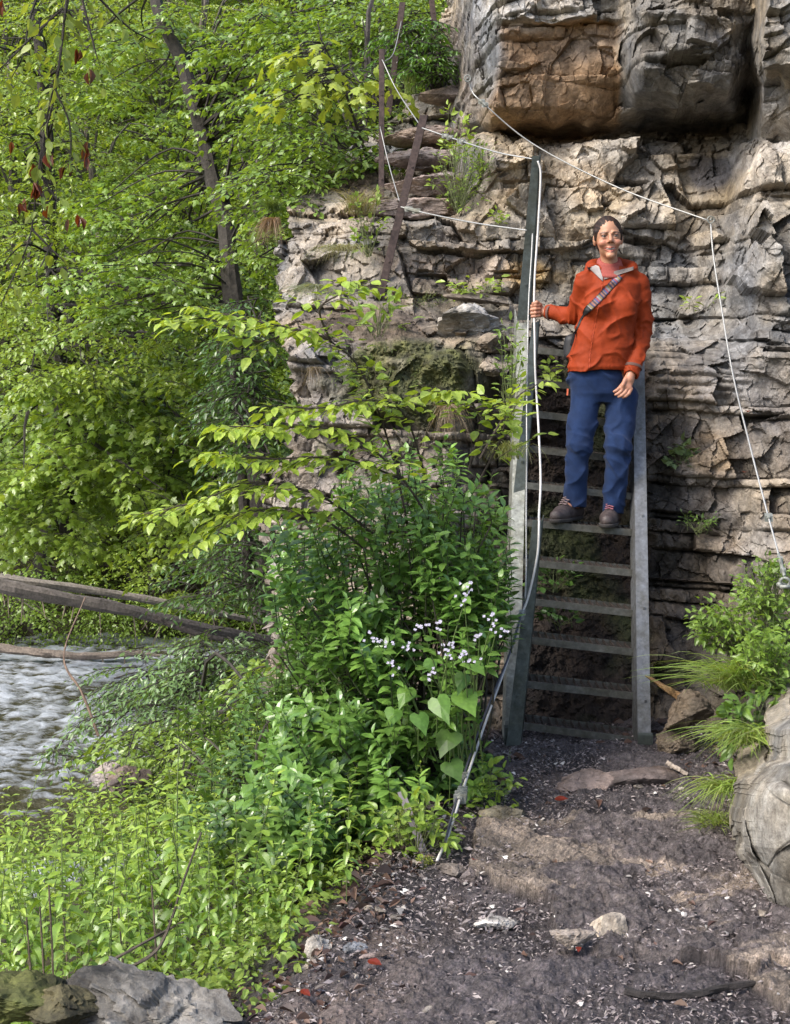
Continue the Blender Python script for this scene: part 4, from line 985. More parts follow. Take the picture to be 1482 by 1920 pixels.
# ============================================================ near plants
def near_branch(name, label, cat, stems, leaf, cols, tpl, m, seed, gap=.05, side=(.12, .25), rad=.006, droop=.3, group=None, dens=.07, lj=.35, tier=4, updir=(0, 0, 1), start=.15, fwd=-.3, wood=(.06, .045, .035)):
    """branches given by their course in the place; side sprays alternate along each"""
    rng = np.random.default_rng(seed); L = Leaves(); B = MB(); e = empty(name, P(*stems[0][0]), label, cat, group)
    for st in stems:
        c = spl([P(*q) for q in st], 30); Ln = np.linalg.norm(np.diff(c, axis=0), axis=1).sum()
        B.tube(c, np.linspace(rad, rad*.35, 30), 6, wood)
        n = int(Ln/dens)
        for k in range(n):
            t = start+(1-start)*(k+rng.uniform(0, .6))/n; i = min(int(t*29), 28); q = c[i]
            d = unit(c[i+1]-c[i]); s = unit(np.cross(d, (0, 0, 1)))*(1 if k % 2 else -1)
            dd = d*.75+s*rng.uniform(.4, .9)+np.array([0, fwd, rng.uniform(-.15, .15)])
            spray(L, B, q, dd, rng.uniform(*side)*(1.15-.6*t), rng, leaf, gap, .5, droop, cols, 48, tier, rad*.35, lj, updir, wood)
    o = B.obj('branches', M_BARK, e); o.location = -Vector(e.location)
    o = mobj('leaves', L.mesh('leaves', tpl, m, seed), e); o.location = -Vector(e.location); print(name, L.count()); return e
HZ = [(.38, .49, .07), (.31, .44, .06), (.44, .50, .10), (.22, .36, .06)]
near_branch('hazel_bush', 'hazel with fresh yellow green leaves arching left in front of the crag', 'shrub',
    [[(770,1010,6.3),(735,850,6.2),(680,700,6.1),(620,640,6.0),(560,618,5.95),(470,600,5.9),(370,575,5.9)],
     [(620,640,6.0),(600,580,5.9),(640,550,5.85),(668,530,5.8)],[(560,618,5.95),(480,640,5.9),(400,600,5.9),(345,600,5.9)],
     [(830,1010,6.3),(740,880,6.1),(640,810,6.0),(520,800,5.9),(420,800,5.85)],
     [(760,900,6.2),(640,860,6.0),(500,860,5.9),(400,850,5.85)],
     [(700,1000,6.2),(600,930,6.0),(480,905,5.9),(370,940,5.8),(270,965,5.75)],
     [(700,1040,6.2),(580,960,6.0),(470,960,5.9),(380,1000,5.8)],
     [(800,900,6.3),(760,780,6.1),(700,750,6.0),(600,765,5.9),(520,760,5.9)],
     [(880,880,6.3),(900,800,6.2),(880,750,6.1),(830,730,6.0)],[(900,900,6.3),(940,820,6.2),(950,760,6.2)]],
    .064, HZ, 'ovate', M_LNEAR, 41, gap=.040, side=(.14, .30), dens=.046, tier=3, fwd=-.15, droop=.10, lj=.28)
near_branch('hazel_bush', 'twig of fresh leaves poking out beside the upper stair rail', 'shrub', [[(900,860,6.4),(940,790,6.4),(975,740,6.45),(1025,712,6.5)]], .06, HZ, 'ovate', M_LNEAR, 43, side=(.06, .12), dens=.08, tier=2)
SH = [(.11, .22, .045), (.15, .29, .055), (.23, .37, .07), (.08, .17, .04)]
def big_shrub(name, label, base, areas, seed, leaf, cols, m, tpl='lance', nleaf=7, lw=(1.0, 1.45)):
    """shoots growing up and outward, leaves in opposite pairs"""
    rng = np.random.default_rng(seed); L = Leaves(); B = MB(); bs = UV(P(*base))
    for (cx, cy, rx, ry, Y0, Y1, n) in areas:
        for k in range(n):
            a = rng.uniform(0, 6.28); q = math.sqrt(rng.uniform(0, 1))
            tip = UV(P(cx+rx*q*math.cos(a), cy+ry*q*math.sin(a), rng.uniform(Y0, Y1)))
            out = unit(tip-bs); dr = unit(out*.7+np.array([0, -.15, .75])+rng.normal(size=3)*.35); ln = rng.uniform(.12, .26)
            o = tip-dr*ln
            B.tube([o, tip], [.0035, .0015], 4, (.06, .08, .03), cap=False)
            if rng.uniform() < .22:
                B.tube(spl([bs+rng.normal(size=3)*.08, (bs+o)/2+np.array([0, 0, .1])+rng.normal(size=3)*.08, o], 8), np.linspace(.010, .0035, 8), 5, (.05, .045, .03), cap=False)
            c0 = pal(rng, cols, 1, .2)[0]; ref = unit(np.cross(dr, rng.normal(size=3))); r2 = np.cross(dr, ref)
            for j in range(nleaf):
                t = 1-(j/nleaf)**.9*.95; p = o+dr*ln*t; az = j*1.5708+rng.normal()*.25
                for s_ in (0, math.pi):
                    w = ref*math.cos(az+s_)+r2*math.sin(az+s_)
                    ax = unit(w*.9+dr*(.55 if j else 1.3)+np.array([0, 0, -.25])); nn = unit(dr*.8+np.array([0, -.12, .7])-w*.2)+rng.normal(size=3)*.15
                    L.add(p, ax, nn, leaf*rng.uniform(.65, 1.15)*(.7 if j == 0 else 1), c0*.6+.4*pal(rng, cols, 1, .15)[0])
    e = empty(name, tuple(bs), label, 'shrub')
    for nm, me in (('branches', B.mesh('branches', M_BARK)), ('leaves', L.mesh('leaves', tpl, m, seed, lw=lw))):
        o = mobj(nm, me, e); o.location = -Vector(e.location)
    print(name, L.count()); return e
big_shrub('elder_bush', 'big dark green glossy bush crowding the left side of the stairs', (800,1620,6.5),
    [(790,880,160,60,6.3,7.1,34),(870,980,90,90,6.1,7.0,64),(700,1000,150,90,6.0,6.9,90),(790,1130,170,110,6.0,6.8,130),(900,1110,60,110,6.1,6.8,60),
     (640,1180,110,90,5.8,6.8,85),(740,1290,150,100,5.8,6.8,110),(620,1370,120,90,5.6,6.6,85),(800,1420,130,90,5.9,6.9,75),(560,1490,110,70,5.3,6.3,60),(570,1120,70,70,6.0,7.0,40),(540,1010,50,40,6.0,6.8,16),(690,1480,110,80,5.5,6.6,60)],
    51, .074, SH, M_LGLOSS)
big_shrub('privet_bush', 'lighter bush with pale shining leaves lower left of the dark one', (520,1640,6.0),
    [(520,1300,90,60,6.2,7.2,44),(470,1420,110,60,5.9,7,60),(400,1340,80,50,6.6,7.6,24),(560,1250,50,60,6.2,7,24),(420,1520,110,50,5.6,6.6,44),(550,1560,90,50,5.3,6.1,36)],
    52, .066, [(.12, .22, .06), (.16, .26, .05), (.09, .17, .05)], M_LGLOSS)
# flowering honesty with heart shaped leaves
def honesty():
    rng = np.random.default_rng(61); e = empty('honesty_plant', P(860,1400,6.0), 'plants with white flower clusters and heart shaped leaves beside the stairs', 'flowering plant')
    S = MB(); H = Leaves(); FL = []
    tops = [(715,1200),(740,1250),(810,1265),(838,1222),(868,1225),(880,1240),(900,1190),(925,1160),(790,1170),(870,1120),(880,1100),(932,1180),(700,1195),(820,1175),(760,1215),(845,1205)]
    for k, (px, py) in enumerate(tops):
        b = UV(P(px*.35+860*.65+rng.normal()*25, 1430, 5.95)); t = UV(P(px, py, 5.62+rng.uniform(-.1, .15))); c = spl([b, (b+t)/2+np.array([0, 0, .06]), t], 10)
        S.tube(c, np.linspace(.004, .002, 10), 5, (.11, .16, .05), cap=False)
        Fl = Leaves()
        for j in range(7):
            q = t+rng.normal(size=3)*[.017, .015, .013]
            for a in range(4):
                an = a*math.pi/2+rng.uniform(0, 1); ax = np.array([math.cos(an), -.25, math.sin(an)]); Fl.add(q, ax, (0, -1, .3), .0075, (.50, .47, .58))
        FL.append(Fl)
        for j in range(3):
            i = int(rng.uniform(3, 9)); az = rng.uniform(0, 6.28); H.add(c[i], (math.cos(az), math.sin(az)-.4, .0), (0, -.35, 1), .05, (.12, .22, .04))
    for (px, py, s_) in [(820,1310,.12),(868,1300,.12),(765,1290,.09),(845,1375,.12),(785,1340,.10),(890,1245,.07),(810,1240,.07),(870,1265,.09),(740,1330,.08),(845,1430,.10)]:
        q = UV(P(px, py, 5.62+rng.uniform(0, .15))); az = rng.uniform(-.6, .6)
        H.add(q, (math.sin(az), -.55, -.45), (0+rng.normal()*.2, -.55, .8), s_, pal(rng, [(.09, .19, .035), (.12, .22, .04)], 1)[0])
        S.tube([q, q+np.array([0, .1, -.22])], .002, 4, (.1, .15, .04), cap=False)
    for nm, me in (('stems', S.mesh('stems', M_STEM)), ('leaves', H.mesh('leaves', 'heart', M_LNEAR, 1))):
        o = mobj(nm, me, e); o.location = -Vector(e.location)
    pm_ = simple('petal', (.8, .78, .85), .6, usecol=True)
    for f_ in FL:
        o = mobj('flower_cluster', f_.mesh('flower_cluster', 'ovate_lite', pm_, 2, lw=(1.6, 2)), e); o.location = -Vector(e.location)
mp_ = None
honesty()
# ------------------------------------------------------------ nettles
def nettle_mesh(seed, h, leaf, cols=None, pairs=9):
    rng = np.random.default_rng(seed); L = Leaves(); S = MB()
    cols = cols or [(.14, .27, .045), (.20, .34, .05), (.27, .41, .07), (.11, .22, .06)]
    bend = rng.normal(size=2)*.06
    t = np.linspace(0, 1, 9); c = np.stack([bend[0]*t**2*h/.6, bend[1]*t**2*h/.6, t*h], -1)
    S.tube(c, np.linspace(.0032, .0018, 9), 5, (.10, .13, .04), cap=False)
    az0 = rng.uniform(0, 3)
    for k in range(pairs):
        tk = .14+.86*((k+1)/pairs)**.85; i = min(int(tk*8), 7); p = c[i]+(c[i+1]-c[i])*(tk*8-i)
        top = k/(pairs-1); sz = leaf*(1.15-.62*top**2.2)*rng.uniform(.85, 1.1)
        for s_ in (0, math.pi):
            az = az0+k*1.5708+s_+rng.normal()*.12; w = np.array([math.cos(az), math.sin(az), 0])
            q = p+w*leaf*.22*(1-.6*top)+np.array([0, 0, leaf*.1])
            S.tube([p, q], [.0012, .001], 3, (.12, .17, .05), cap=False)
            ax = w+np.array([0, 0, -.30+.95*top**2]); nn = np.array([0, 0, 1.])+w*(.2-.6*top)
            L.add(q, ax, nn+rng.normal(size=3)*.12, sz, pal(rng, cols, 1, .12)[0]*(1+.35*top)*np.array([1+.25*top, 1, 1-.2*top]))
    return S.mesh('stem', M_STEM), L.mesh('leaves', 'nettle', M_NETTLE, seed)
NT = [nettle_mesh(200+k, .62+.05*k, .060+.005*(k % 3), None, 13) for k in range(6)]
def put_nettle(k, loc, rz, s, label='stinging nettle in the dense patch on the river bank', group='nettles on the bank', tilt=(0, 0), name='nettle'):
    e = empty(name, loc, label, 'plant', group); e.rotation_euler = (tilt[0], tilt[1], rz); e.scale = (s,)*3
    mobj('stem', NT[k][0], e); mobj('leaves', NT[k][1], e); return e
rng = np.random.default_rng(71); nn = 0; pts = []
for tr in range(9000):
    if nn >= 290: break
    y = rng.uniform(4.1, 9.0); px = rng.uniform(-90, 760); p = P(px, 1000, y); x = p.x; s = float(pathedge(y))-x
    if s < .24+.12*rng.uniform() or y < 4.25+.2*(x > -1.0): continue
    if any((x-a)**2+(y-b)**2 < .13**2*(.7+.06*y)**2 for a, b in pts): continue
    z = float(G0(x, y)); q = proj((x, y, z))
    # leave room for the shrubs
    if q[0] > 520 and y > 5.6: continue
    pts.append((x, y)); nn += 1
    sc_ = rng.uniform(.66, 1.08)*(.62+.38*float(ss(.2, .7, s)))*(1 if y > 4.9 else .8)*(1-.16*float(ss(6.3, 7.5, y)))
    put_nettle(int(rng.integers(0, 6)), (x, y, z-.02), rng.uniform(0, 6.28), sc_, tilt=(rng.normal()*.08, rng.normal()*.08))
print('nettles', nn)
for k, (px, py, top, lb) in enumerate([(650,1700,1440,'tall single nettle standing clear of the dark bush'),(538,1810,1600,'nettle at the verge left of the upright stone'),
        (795,1560,1440,'nettle beside the iron stake at the path edge'),(955,1440,1405,'low leafy plant touching the foot of the left stair rail'),(905,1520,1430,'young nettle right behind the cable foot'),(345,1815,1620,'nettle rising behind the big grey boulder')]):
    Y = gd(px, py); a = P(px, py, Y); b = P(px, top, Y); s = (b.z-a.z)/.68
    put_nettle(k % 6, (a.x, a.y, a.z-.01), k*1.1, s, lb, None)
# ------------------------------------------------------------ grass
def tuft(px, py, Y, n, h, spread, label, cols, seed, name='grass_tuft', lean=(0, -.3, 0), w=.004, group=None, hang=0, onG=False):
    rng = np.random.default_rng(seed); V = []; Fq = []; C = []; o = UV(P(px, py, Y))
    K = 7; t = np.linspace(0, 1, K)
    for k in range(n):
        az = rng.uniform(0, 6.28); d = np.array([math.cos(az), math.sin(az), 0])*rng.uniform(.15, 1)*spread+np.array(lean)*spread
        hh = h*rng.uniform(.5, 1.15); b = rng.normal(size=3)*[spread*.18, spread*.12, .004]
        c = b+d*(t**1.4)[:, None]*1.0+np.array([0, 0, 1])*((hh*(t-.55*t**2.4*(1+hang)))[:, None])
        sd = unit(np.cross(d, (0, 0, 1))+rng.normal(size=3)*.4); ww = w*(1-t**1.8)*rng.uniform(.6, 1.2)
        V += [c-sd*ww[:, None], c+sd*ww[:, None]]; off = k*2*K
        Fq += [[off+i, off+i+1, off+K+i+1, off+K+i] for i in range(K-1)]; C += [np.tile(pal(rng, cols, 1, .15), (2*K, 1))]
    ob = mobj(name, npmesh(name, np.vstack(V), np.array(Fq), M_LNEAR, np.clip(np.vstack(C), .01, .8)), None, tuple(o))
    return prop(ob, label, 'grass', group)
GR = [(.19, .32, .05), (.26, .40, .07), (.33, .45, .10)]; DRY = [(.38, .32, .20), (.28, .24, .14), (.20, .22, .08)]
tuft(1385, 1290, 6.45, 230, .34, .32, 'long bladed grass tuft arching left beside the right stair rail', GR+DRY[1:2], 1, lean=(-.55, -.5, -.1), w=.004)
tuft(1400, 1390, 5.9, 230, .26, .28, 'bright grass tuft hanging above the rock outcrop', GR+DRY[1:2], 2, lean=(-.35, -.5, -.3), w=.004)
tuft(1370, 1480, 5.75, 230, .22, .26, 'grass tuft lowest on the right verge', GR+DRY[1:2], 3, lean=(-.3, -.5, -.4), w=.0035)
tuft(1345, 1560, 5.65, 200, .20, .15, 'thin pale grass at the foot of the rock outcrop', GR+DRY[:1], 4, lean=(-.4, -.5, 0), w=.0025)
tuft(515, 395, 8.9, 220, .14, .12, 'green topped grass cushion on the left brow of the crag', [(.10, .17, .04), (.16, .22, .06)], 5, lean=(-.3, -.5, 0), w=.0025)
tuft(510, 410, 8.85, 200, .02, .13, 'brown dead grass beard hanging from the left brow of the crag', [(.20, .13, .08), (.28, .19, .11)], 6, lean=(-.2, -.6, 0), w=.003, hang=18)
tuft(675, 400, 8.9, 260, .26, .26, 'wispy dry grass between the left brow and the rusty posts', DRY, 7, lean=(0, -.3, 0), w=.002)
tuft(640, 470, 8.7, 200, .16, .28, 'greyish grass draped on the rock under the dry tuft', DRY+[(.2, .25, .12)], 8, w=.002, hang=2)
tuft(590, 540, 8.4, 240, .10, .24, 'grey green grass fringe on the left shoulder of the crag', [(.22, .26, .16), (.30, .30, .20)], 9, w=.0022, hang=3)
tuft(905, 1490, 5.95, 90, .10, .10, 'small grass clump at the path edge by the flat brown stone', GR, 10, w=.002)
tuft(770, 175, 10.9, 60, .30, .12, 'tall pale grass by the second rusty post', GR+DRY[:1], 11, w=.003)
tuft(955, 860, 7.3, 120, .30, .18, 'fine grass hanging beside the left stair rail', [(.16, .20, .05), (.22, .22, .09)], 12, w=.002, hang=1)
tuft(1120, 1105, 7.6, 40, .06, .06, 'tiny grass in the soil behind the stairs', GR, 13, w=.002) if False else None
tuft(840, 760, 7.7, 160, .03, .16, 'brown root fringe hanging under the mossy ledge', [(.24, .18, .12), (.32, .25, .17)], 14, w=.002, hang=14)
tuft(590, 690, 8.0, 120, .02, .12, 'thin brown root beard on the left edge of the crag', [(.2, .16, .12)], 15, w=.002, hang=16)
# ------------------------------------------------------------ small leafy plants on rock and soil
def herb(px, py, Y, rx, ry, n, leaf, cols, label, seed, tpl='lance', name='small_plant', dy=.12, slen=(.06, .12), m=None, stems=True, tier=2):
    rng = np.random.default_rng(seed); L = Leaves(); B = MB(); base = UV(P(px, py+ry, Y)); e = empty(name, tuple(base), label, 'plant')
    for k in range(n):
        a = rng.uniform(0, 6.28); q = math.sqrt(rng.uniform(0, 1)); o = UV(P(px+rx*q*math.cos(a), py+ry*q*math.sin(a), Y+rng.uniform(-dy, dy)))
        d = unit(o-base+rng.normal(size=3)*.05+np.array([0, -.05, .1]))
        spray(L, B, o-d*.03, d, rng.uniform(*slen), rng, leaf, leaf*.7, .6, .2, cols, 50, tier, .002, .4, (0, -.3, 1), (.1, .13, .04))
        if stems: B.tube([base+rng.normal(size=3)*.01, o], [.0025, .0015], 4, (.10, .12, .04), cap=False)
    for nm, me in (('stems', B.mesh('stems', M_STEM)), ('leaves', L.mesh('leaves', tpl, m or M_LNEAR, seed))):
        o = mobj(nm, me, e); o.location = -Vector(e.location)
    return e
herb(860, 330, 9.2, 50, 65, 60, .045, MG+YG, 'leafy plant growing from the cleft beside the grey rock', 81)
herb(855, 250, 9.5, 25, 60, 14, .05, YG, 'tall thin sapling above the leafy plant in the cleft', 82, 'ovate')
herb(905, 300, 9.2, 24, 24, 18, .04, MG, 'small dark leaved plant under the upper cable', 83)
herb(935, 412, 8.85, 12, 8, 5, .045, YG, 'tiny bright plant on the ledge behind the lower cable', 84, 'ovate')
herb(710, 600, 8.2, 30, 40, 16, .11, [(.22, .33, .05), (.18, .28, .05)], 'bright dandelion like plant at the foot of the leaning rusty post', 85, 'lance', slen=(.1, .16), tier=1)
herb(690, 420, 8.9, 25, 60, 20, .05, MG+YG, 'small leafy stems left of the leaning rusty post', 86, 'ovate')
herb(900, 545, 8.7, 45, 14, 12, .07, YG, 'thin leaved plant on the ledge above the grey block', 87, 'lance')
herb(1275, 860, 7.95, 22, 20, 14, .05, [(.14, .20, .10), (.18, .24, .08)], 'pale green rosette growing from the right hand wall', 88, 'heart')
herb(1150, 568, 8.8, 0, 0, 1, .05, YG, 'x', 89) if False else None
herb(1320, 575, 8.6, 34, 8, 6, .06, YG, 'small plant in a crack of the wall right of the hiker', 90, 'lance')
herb(1035, 700, 8.0, 14, 14, 5, .06, YG, 'leafy sprig showing between the upper stair treads', 91, 'ovate')
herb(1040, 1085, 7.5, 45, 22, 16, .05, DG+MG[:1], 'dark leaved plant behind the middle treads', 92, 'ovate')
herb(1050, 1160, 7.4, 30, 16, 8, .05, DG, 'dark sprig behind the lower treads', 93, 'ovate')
herb(1390, 1180, 6.9, 80, 50, 130, .036, MG+YG[:2], 'leafy herbs covering the foot of the right hand wall', 94, 'nettle', slen=(.08, .16))
herb(1440, 1110, 6.7, 50, 50, 100, .034, MG+YG[:1], 'fresh green herbs around the cable anchor', 95, 'nettle')
herb(1445, 1250, 6.45, 50, 60, 100, .038, MG+YG[:2], 'broad clump of nettle like herbs above the grass tufts', 96, 'nettle', slen=(.1, .18))
herb(1410, 1360, 6.2, 60, 50, 36, .06, DG+MG, 'dark herbs behind the rock outcrop', 97, 'nettle')
herb(1310, 985, 7.75, 24, 14, 14, .03, DG+MG, 'tuft of tiny ferns on the right hand wall', 98, 'lance')
herb(700, 700, 7.9, 90, 60, 70, .022, [(.10, .13, .03), (.14, .17, .05), (.07, .09, .02)], 'cushion of small herbs on the mossy bulge', 99, 'lance', slen=(.03, .07), stems=False)
herb(790, 560, 8.75, 60, 12, 50, .02, [(.12, .14, .05), (.10, .12, .04)], 'low creeping herbs on the ledge top', 100, 'lance', slen=(.03, .05), stems=False)
herb(955, 700, 7.6, 22, 90, 26, .05, MG+YG[:1], 'feathery green stems pressed against the left stair rail', 101, 'lance')
herb(985, 1425, 6.7, 26, 12, 8, .035, MG, 'round leaved seedling at the foot of the left stair rail', 102, 'heart', slen=(.03, .05))
herb(918, 1500, 6.0, 42, 45, 20, .05, YG+MG[:2], 'light green herbs around the foot of the cable', 103, 'nettle')
herb(780, 1560, 5.4, 70, 50, 34, .05, YG+MG[:2], 'yellowish herbs around the iron stake', 104, 'nettle')
def mosslump(px, py, Y, sz, label, seed):
    o = rock(px, py, Y, sz, seed, label, col=(.30, .30, .04), name='moss_cushion', sub=5, chop=2); o['category'] = 'moss'; return o
herb(797, 1618, 5.25, 17, 22, 90, .010, [(.30, .32, .05), (.22, .26, .04)], 'yellow green moss cushion at the foot of the cable', 111, 'lance', 'moss_cushion', .03, (.012, .03), stems=False)
herb(768, 1535, 5.45, 30, 36, 130, .012, [(.24, .28, .05), (.18, .22, .05)], 'mossy hump behind the iron stake', 112, 'lance', 'moss_cushion', .04, (.015, .035), stems=False)
# ------------------------------------------------------------ beech twigs hanging into the top left corner
BE = [(.26, .33, .06), (.20, .30, .05), (.32, .36, .08)]
near_branch('beech_branch', 'thin beech twigs hanging into the top left corner', 'branch',
    [[(135,-40,3.6),(118,60,3.6),(108,150,3.6),(98,200,3.6),(78,280,3.6),(66,380,3.6),(55,450,3.6),(25,520,3.6),(2,570,3.6)],
     [(128,-30,3.55),(122,30,3.55),(112,120,3.55),(100,170,3.55),(85,240,3.55),(76,330,3.55)],
     [(118,15,3.6),(60,70,3.6),(20,110,3.6),(-20,150,3.6)],[(100,160,3.6),(130,230,3.6),(134,300,3.6)],[(78,330,3.6),(110,380,3.6)],
     [(60,430,3.6),(90,460,3.6),(120,490,3.6)],[(80,-30,3.7),(55,40,3.7),(45,100,3.7),(20,150,3.7)],
     [(150,-20,3.7),(175,80,3.7),(183,110,3.7)],[(170,-20,3.65),(240,50,3.7),(285,75,3.75)]],
    .036, BE, 'ovate', M_LNEAR, 45, gap=.035, side=(.03, .09), rad=.0035, droop=.5, dens=.06, tier=2, fwd=0, start=.02, wood=(.035, .028, .022))
def deadleaves():
    rng = np.random.default_rng(3); L = Leaves()
    for (px, py, n) in [(38,392,3),(64,356,5),(72,365,3),(95,288,3),(58,318,2),(118,315,3),(148,105,3),(165,280,3),(160,290,2),(148,415,3),(22,268,1),(128,418,1),(5,12,3),(168,135,2),(90,390,1)]:
        for k in range(n):
            o = UV(P(px+rng.normal()*4, py-8+rng.normal()*5, 3.58)); L.add(o, (rng.normal()*.25, rng.normal()*.3, -1), (rng.normal(), -1, 0), rng.uniform(.028, .042), (.17*rng.uniform(.6, 1.2), .045, .02))
    ob = mobj('withered_leaves', L.mesh('withered_leaves', 'dead', M_LNEAR, 5)); return ob
_dl = deadleaves(); _be = [o for o in bpy.data.objects if o.name.startswith('beech_branch')][0]
_dl.parent = _be; _dl.location = -Vector(_be.location); _dl['label'] = 'withered red brown leaves still hanging on the twigs'
def ground_cover():
    rng = np.random.default_rng(18); L = Leaves(); k = 0
    while k < 1500:
        x = rng.uniform(-2.6, .4); y = rng.uniform(4.0, 7.2); s = float(pathedge(y))-x
        if s < .10 or rng.uniform() > (1.0 if s < .6 else .45): continue
        if s < .22 and rng.uniform() < .6: continue
        k += 1; az = rng.uniform(0, 6.28)
        spray(L, None, (x, y, float(G0(x, y))+rng.uniform(.01, .14)), (math.cos(az), math.sin(az), .6), rng.uniform(.06, .14), rng, rng.uniform(.02, .045), .03, .6, .3, YG+MG+[(.30,.30,.10)], 50, 3, .001, .4)
    ob = mobj('ground_cover', L.mesh('ground_cover', 'ovate', M_LNEAR, 9)); prop(ob, 'low mixed herbs between and in front of the nettles', kind='stuff')
# ------------------------------------------------------------ litter on the ground
def litter():
    rng = np.random.default_rng(8); V0, Q, T = TPL['dead']
    def scat(name, label, n, tpl, size, cols, region, m, flat=.35, lift=.004):
        L = Leaves(); k = 0
        while k < n:
            x = rng.uniform(-1.1, 2.1, 4000); y = 3.2+rng.uniform(0, 1, 4000)**.9*4.2; w = region(x, y); ok = rng.uniform(0, 1, 4000) < w
            x, y = x[ok], y[ok]; c = min(len(x), n-k); x, y = x[:c], y[:c]; z = G(x, y)+lift+rng.uniform(0, .008, c); k += c
            az = rng.uniform(0, 6.28, c); a = np.stack([np.cos(az), np.sin(az), rng.normal(size=c)*flat*.6], -1)
            nn = np.stack([rng.normal(size=c)*flat, rng.normal(size=c)*flat-.1, np.ones(c)], -1)
            L.add(np.stack([x, y, z], -1), a, nn, rng.uniform(*size, c)*(1+1.2*rng.uniform(0, 1, c)**6), pal(rng, cols, c, .35))
        o = mobj(name, L.mesh(name, tpl, m, 5)); prop(o, label, kind='stuff')
    ml = simple('dead_leaf', (.2, .1, .06), .42, usecol=True); mc = simple('wood_crumb', (.2, .15, .12), .36, usecol=True)
    scat('wood_crumbs', 'wet bark crumbs and wood chips trodden into the path, the palest painted as wet glints', 34000, 'lance_lite', (.007, .02), [(.05, .038, .038), (.10, .075, .075), (.17, .135, .13), (.30, .26, .25), (.36, .32, .31), (.06, .045, .04)], lambda x, y: (x-pathedge(y) > -.12)*(1-.35*slabmask(x, y)), mc, .5)  # palest crumb colours also paint in wet glints on the mud
    scat('leaf_litter', 'brown and dark red dead leaves along the verge', 1500, 'dead', (.022, .05), [(.07, .028, .02), (.10, .06, .045), (.04, .022, .02), (.17, .12, .09)],
         lambda x, y: np.exp(-((x-pathedge(y)+.08)/.17)**2)+.5*np.exp(-((x-1.55)/.25)**2)*(y > 5.9)+.02, ml, .5)
    scat('gravel', 'small pale stone chips scattered on the path', 700, 'heart', (.008, .022), [(.42, .39, .36), (.3, .27, .25), (.5, .48, .45)], lambda x, y: (x-pathedge(y) > -.2)*.5+.3*np.exp(-((x-pathedge(y))/.25)**2), mc, .5)
litter()
ground_cover()
def redleaf(px, py, Y, s, label, seed):
    r = np.random.default_rng(seed); L = Leaves(); o = UV(P(px, py, Y)); L.add(o, (r.normal()*.7+.4, r.normal(), .1), (0, -.4, 1), s, (.19, .028, .014))
    e = mobj('dead_leaf', L.mesh('dead_leaf', 'ovate', M_LNEAR, seed), None); prop(e, label, 'leaf')
for k, (px, py, s, lb) in enumerate([(1040,1498,.06,'rusty red fallen leaf in front of the left rock lip'),(420,1838,.04,'bright red leaf behind the big grey boulder'),(690,1800,.06,'dark red leaf beside the thin plate of stone'),(565,1855,.05,'curled red leaf at the verge below the upright stone'),(893,1612,.045,'small crimson leaf right of the cable foot'),(1085,1775,.03,'red brown leaf by the pyramid shaped stone') ]):
    redleaf(px, py, gd(px, py, .03)-.02, s, lb, k)
for k, (px, py, Y) in enumerate([(1398,885,7.55),(1400,770,7.7)]): redleaf(px, py, Y, .06, ['red leaf stuck on the wall beside the hanging cable','dark leaf in the crevice above the red one'][k], 20+k)
# the stick on the path and dry stems
def stick(pts, r0, r1, label, col, seed=0, name='stick', cat='stick'):
    m = MB(); c = spl([P(*q) for q in pts], 24); rr = np.linspace(r0, r1, 24); m.tube(c, rr, 9, col, wob=.35, seed=seed); o = m.obj(name, M_BARK); prop(o, label, cat); return o
Ys = gd(1300, 1856, .02)-.01
stick([(1172,1858,Ys),(1215,1866,Ys-.02),(1290,1866,Ys-.02),(1350,1852,Ys),(1424,1843,Ys+.02)], .013, .010, 'black wet stick lying across the path at the bottom right', (.022, .018, .017), 4)
stick([(135,1842,4.25),(230,1790,4.3),(330,1735,4.4),(345,1730,4.4)], .006, .003, 'dark thin stick slanting up behind the grey boulder', (.07, .055, .04), 5)
stick([(140,1858,4.2),(270,1800,4.3),(310,1755,4.35),(345,1650,4.4),(378,1560,4.45)], .007, .003, 'dark forked stick rising out of the nettles', (.07, .055, .04), 6)
stick([(1250,1430,6.3),(1290,1452,6.25)], .012, .008, 'pale root end by the foot of the right stair rail', (.36, .30, .25), 7)
for k, (px, a, b) in enumerate([(75,1700,1860),(92,1660,1850),(120,1720,1850),(285,1660,1800),(222,1700,1820),(50,1720,1850)]):
    stick([(px,a,4.6),(px+5,(a+b)/2,4.58),(px+9,b,4.55)], .003, .0035, 'dry dark dead stem standing among the nettles', (.10, .075, .05), 10+k, 'dry_stalk', 'stalk')['group'] = 'dead stems among the nettles'
stick([(160,1120,12),(120,1230,11.5),(155,1300,11.2),(185,1380,11)], .006, .012, 'bare brown stem with withered flower heads in front of the river', (.16, .11, .08), 30, 'dry_stalk', 'stalk')
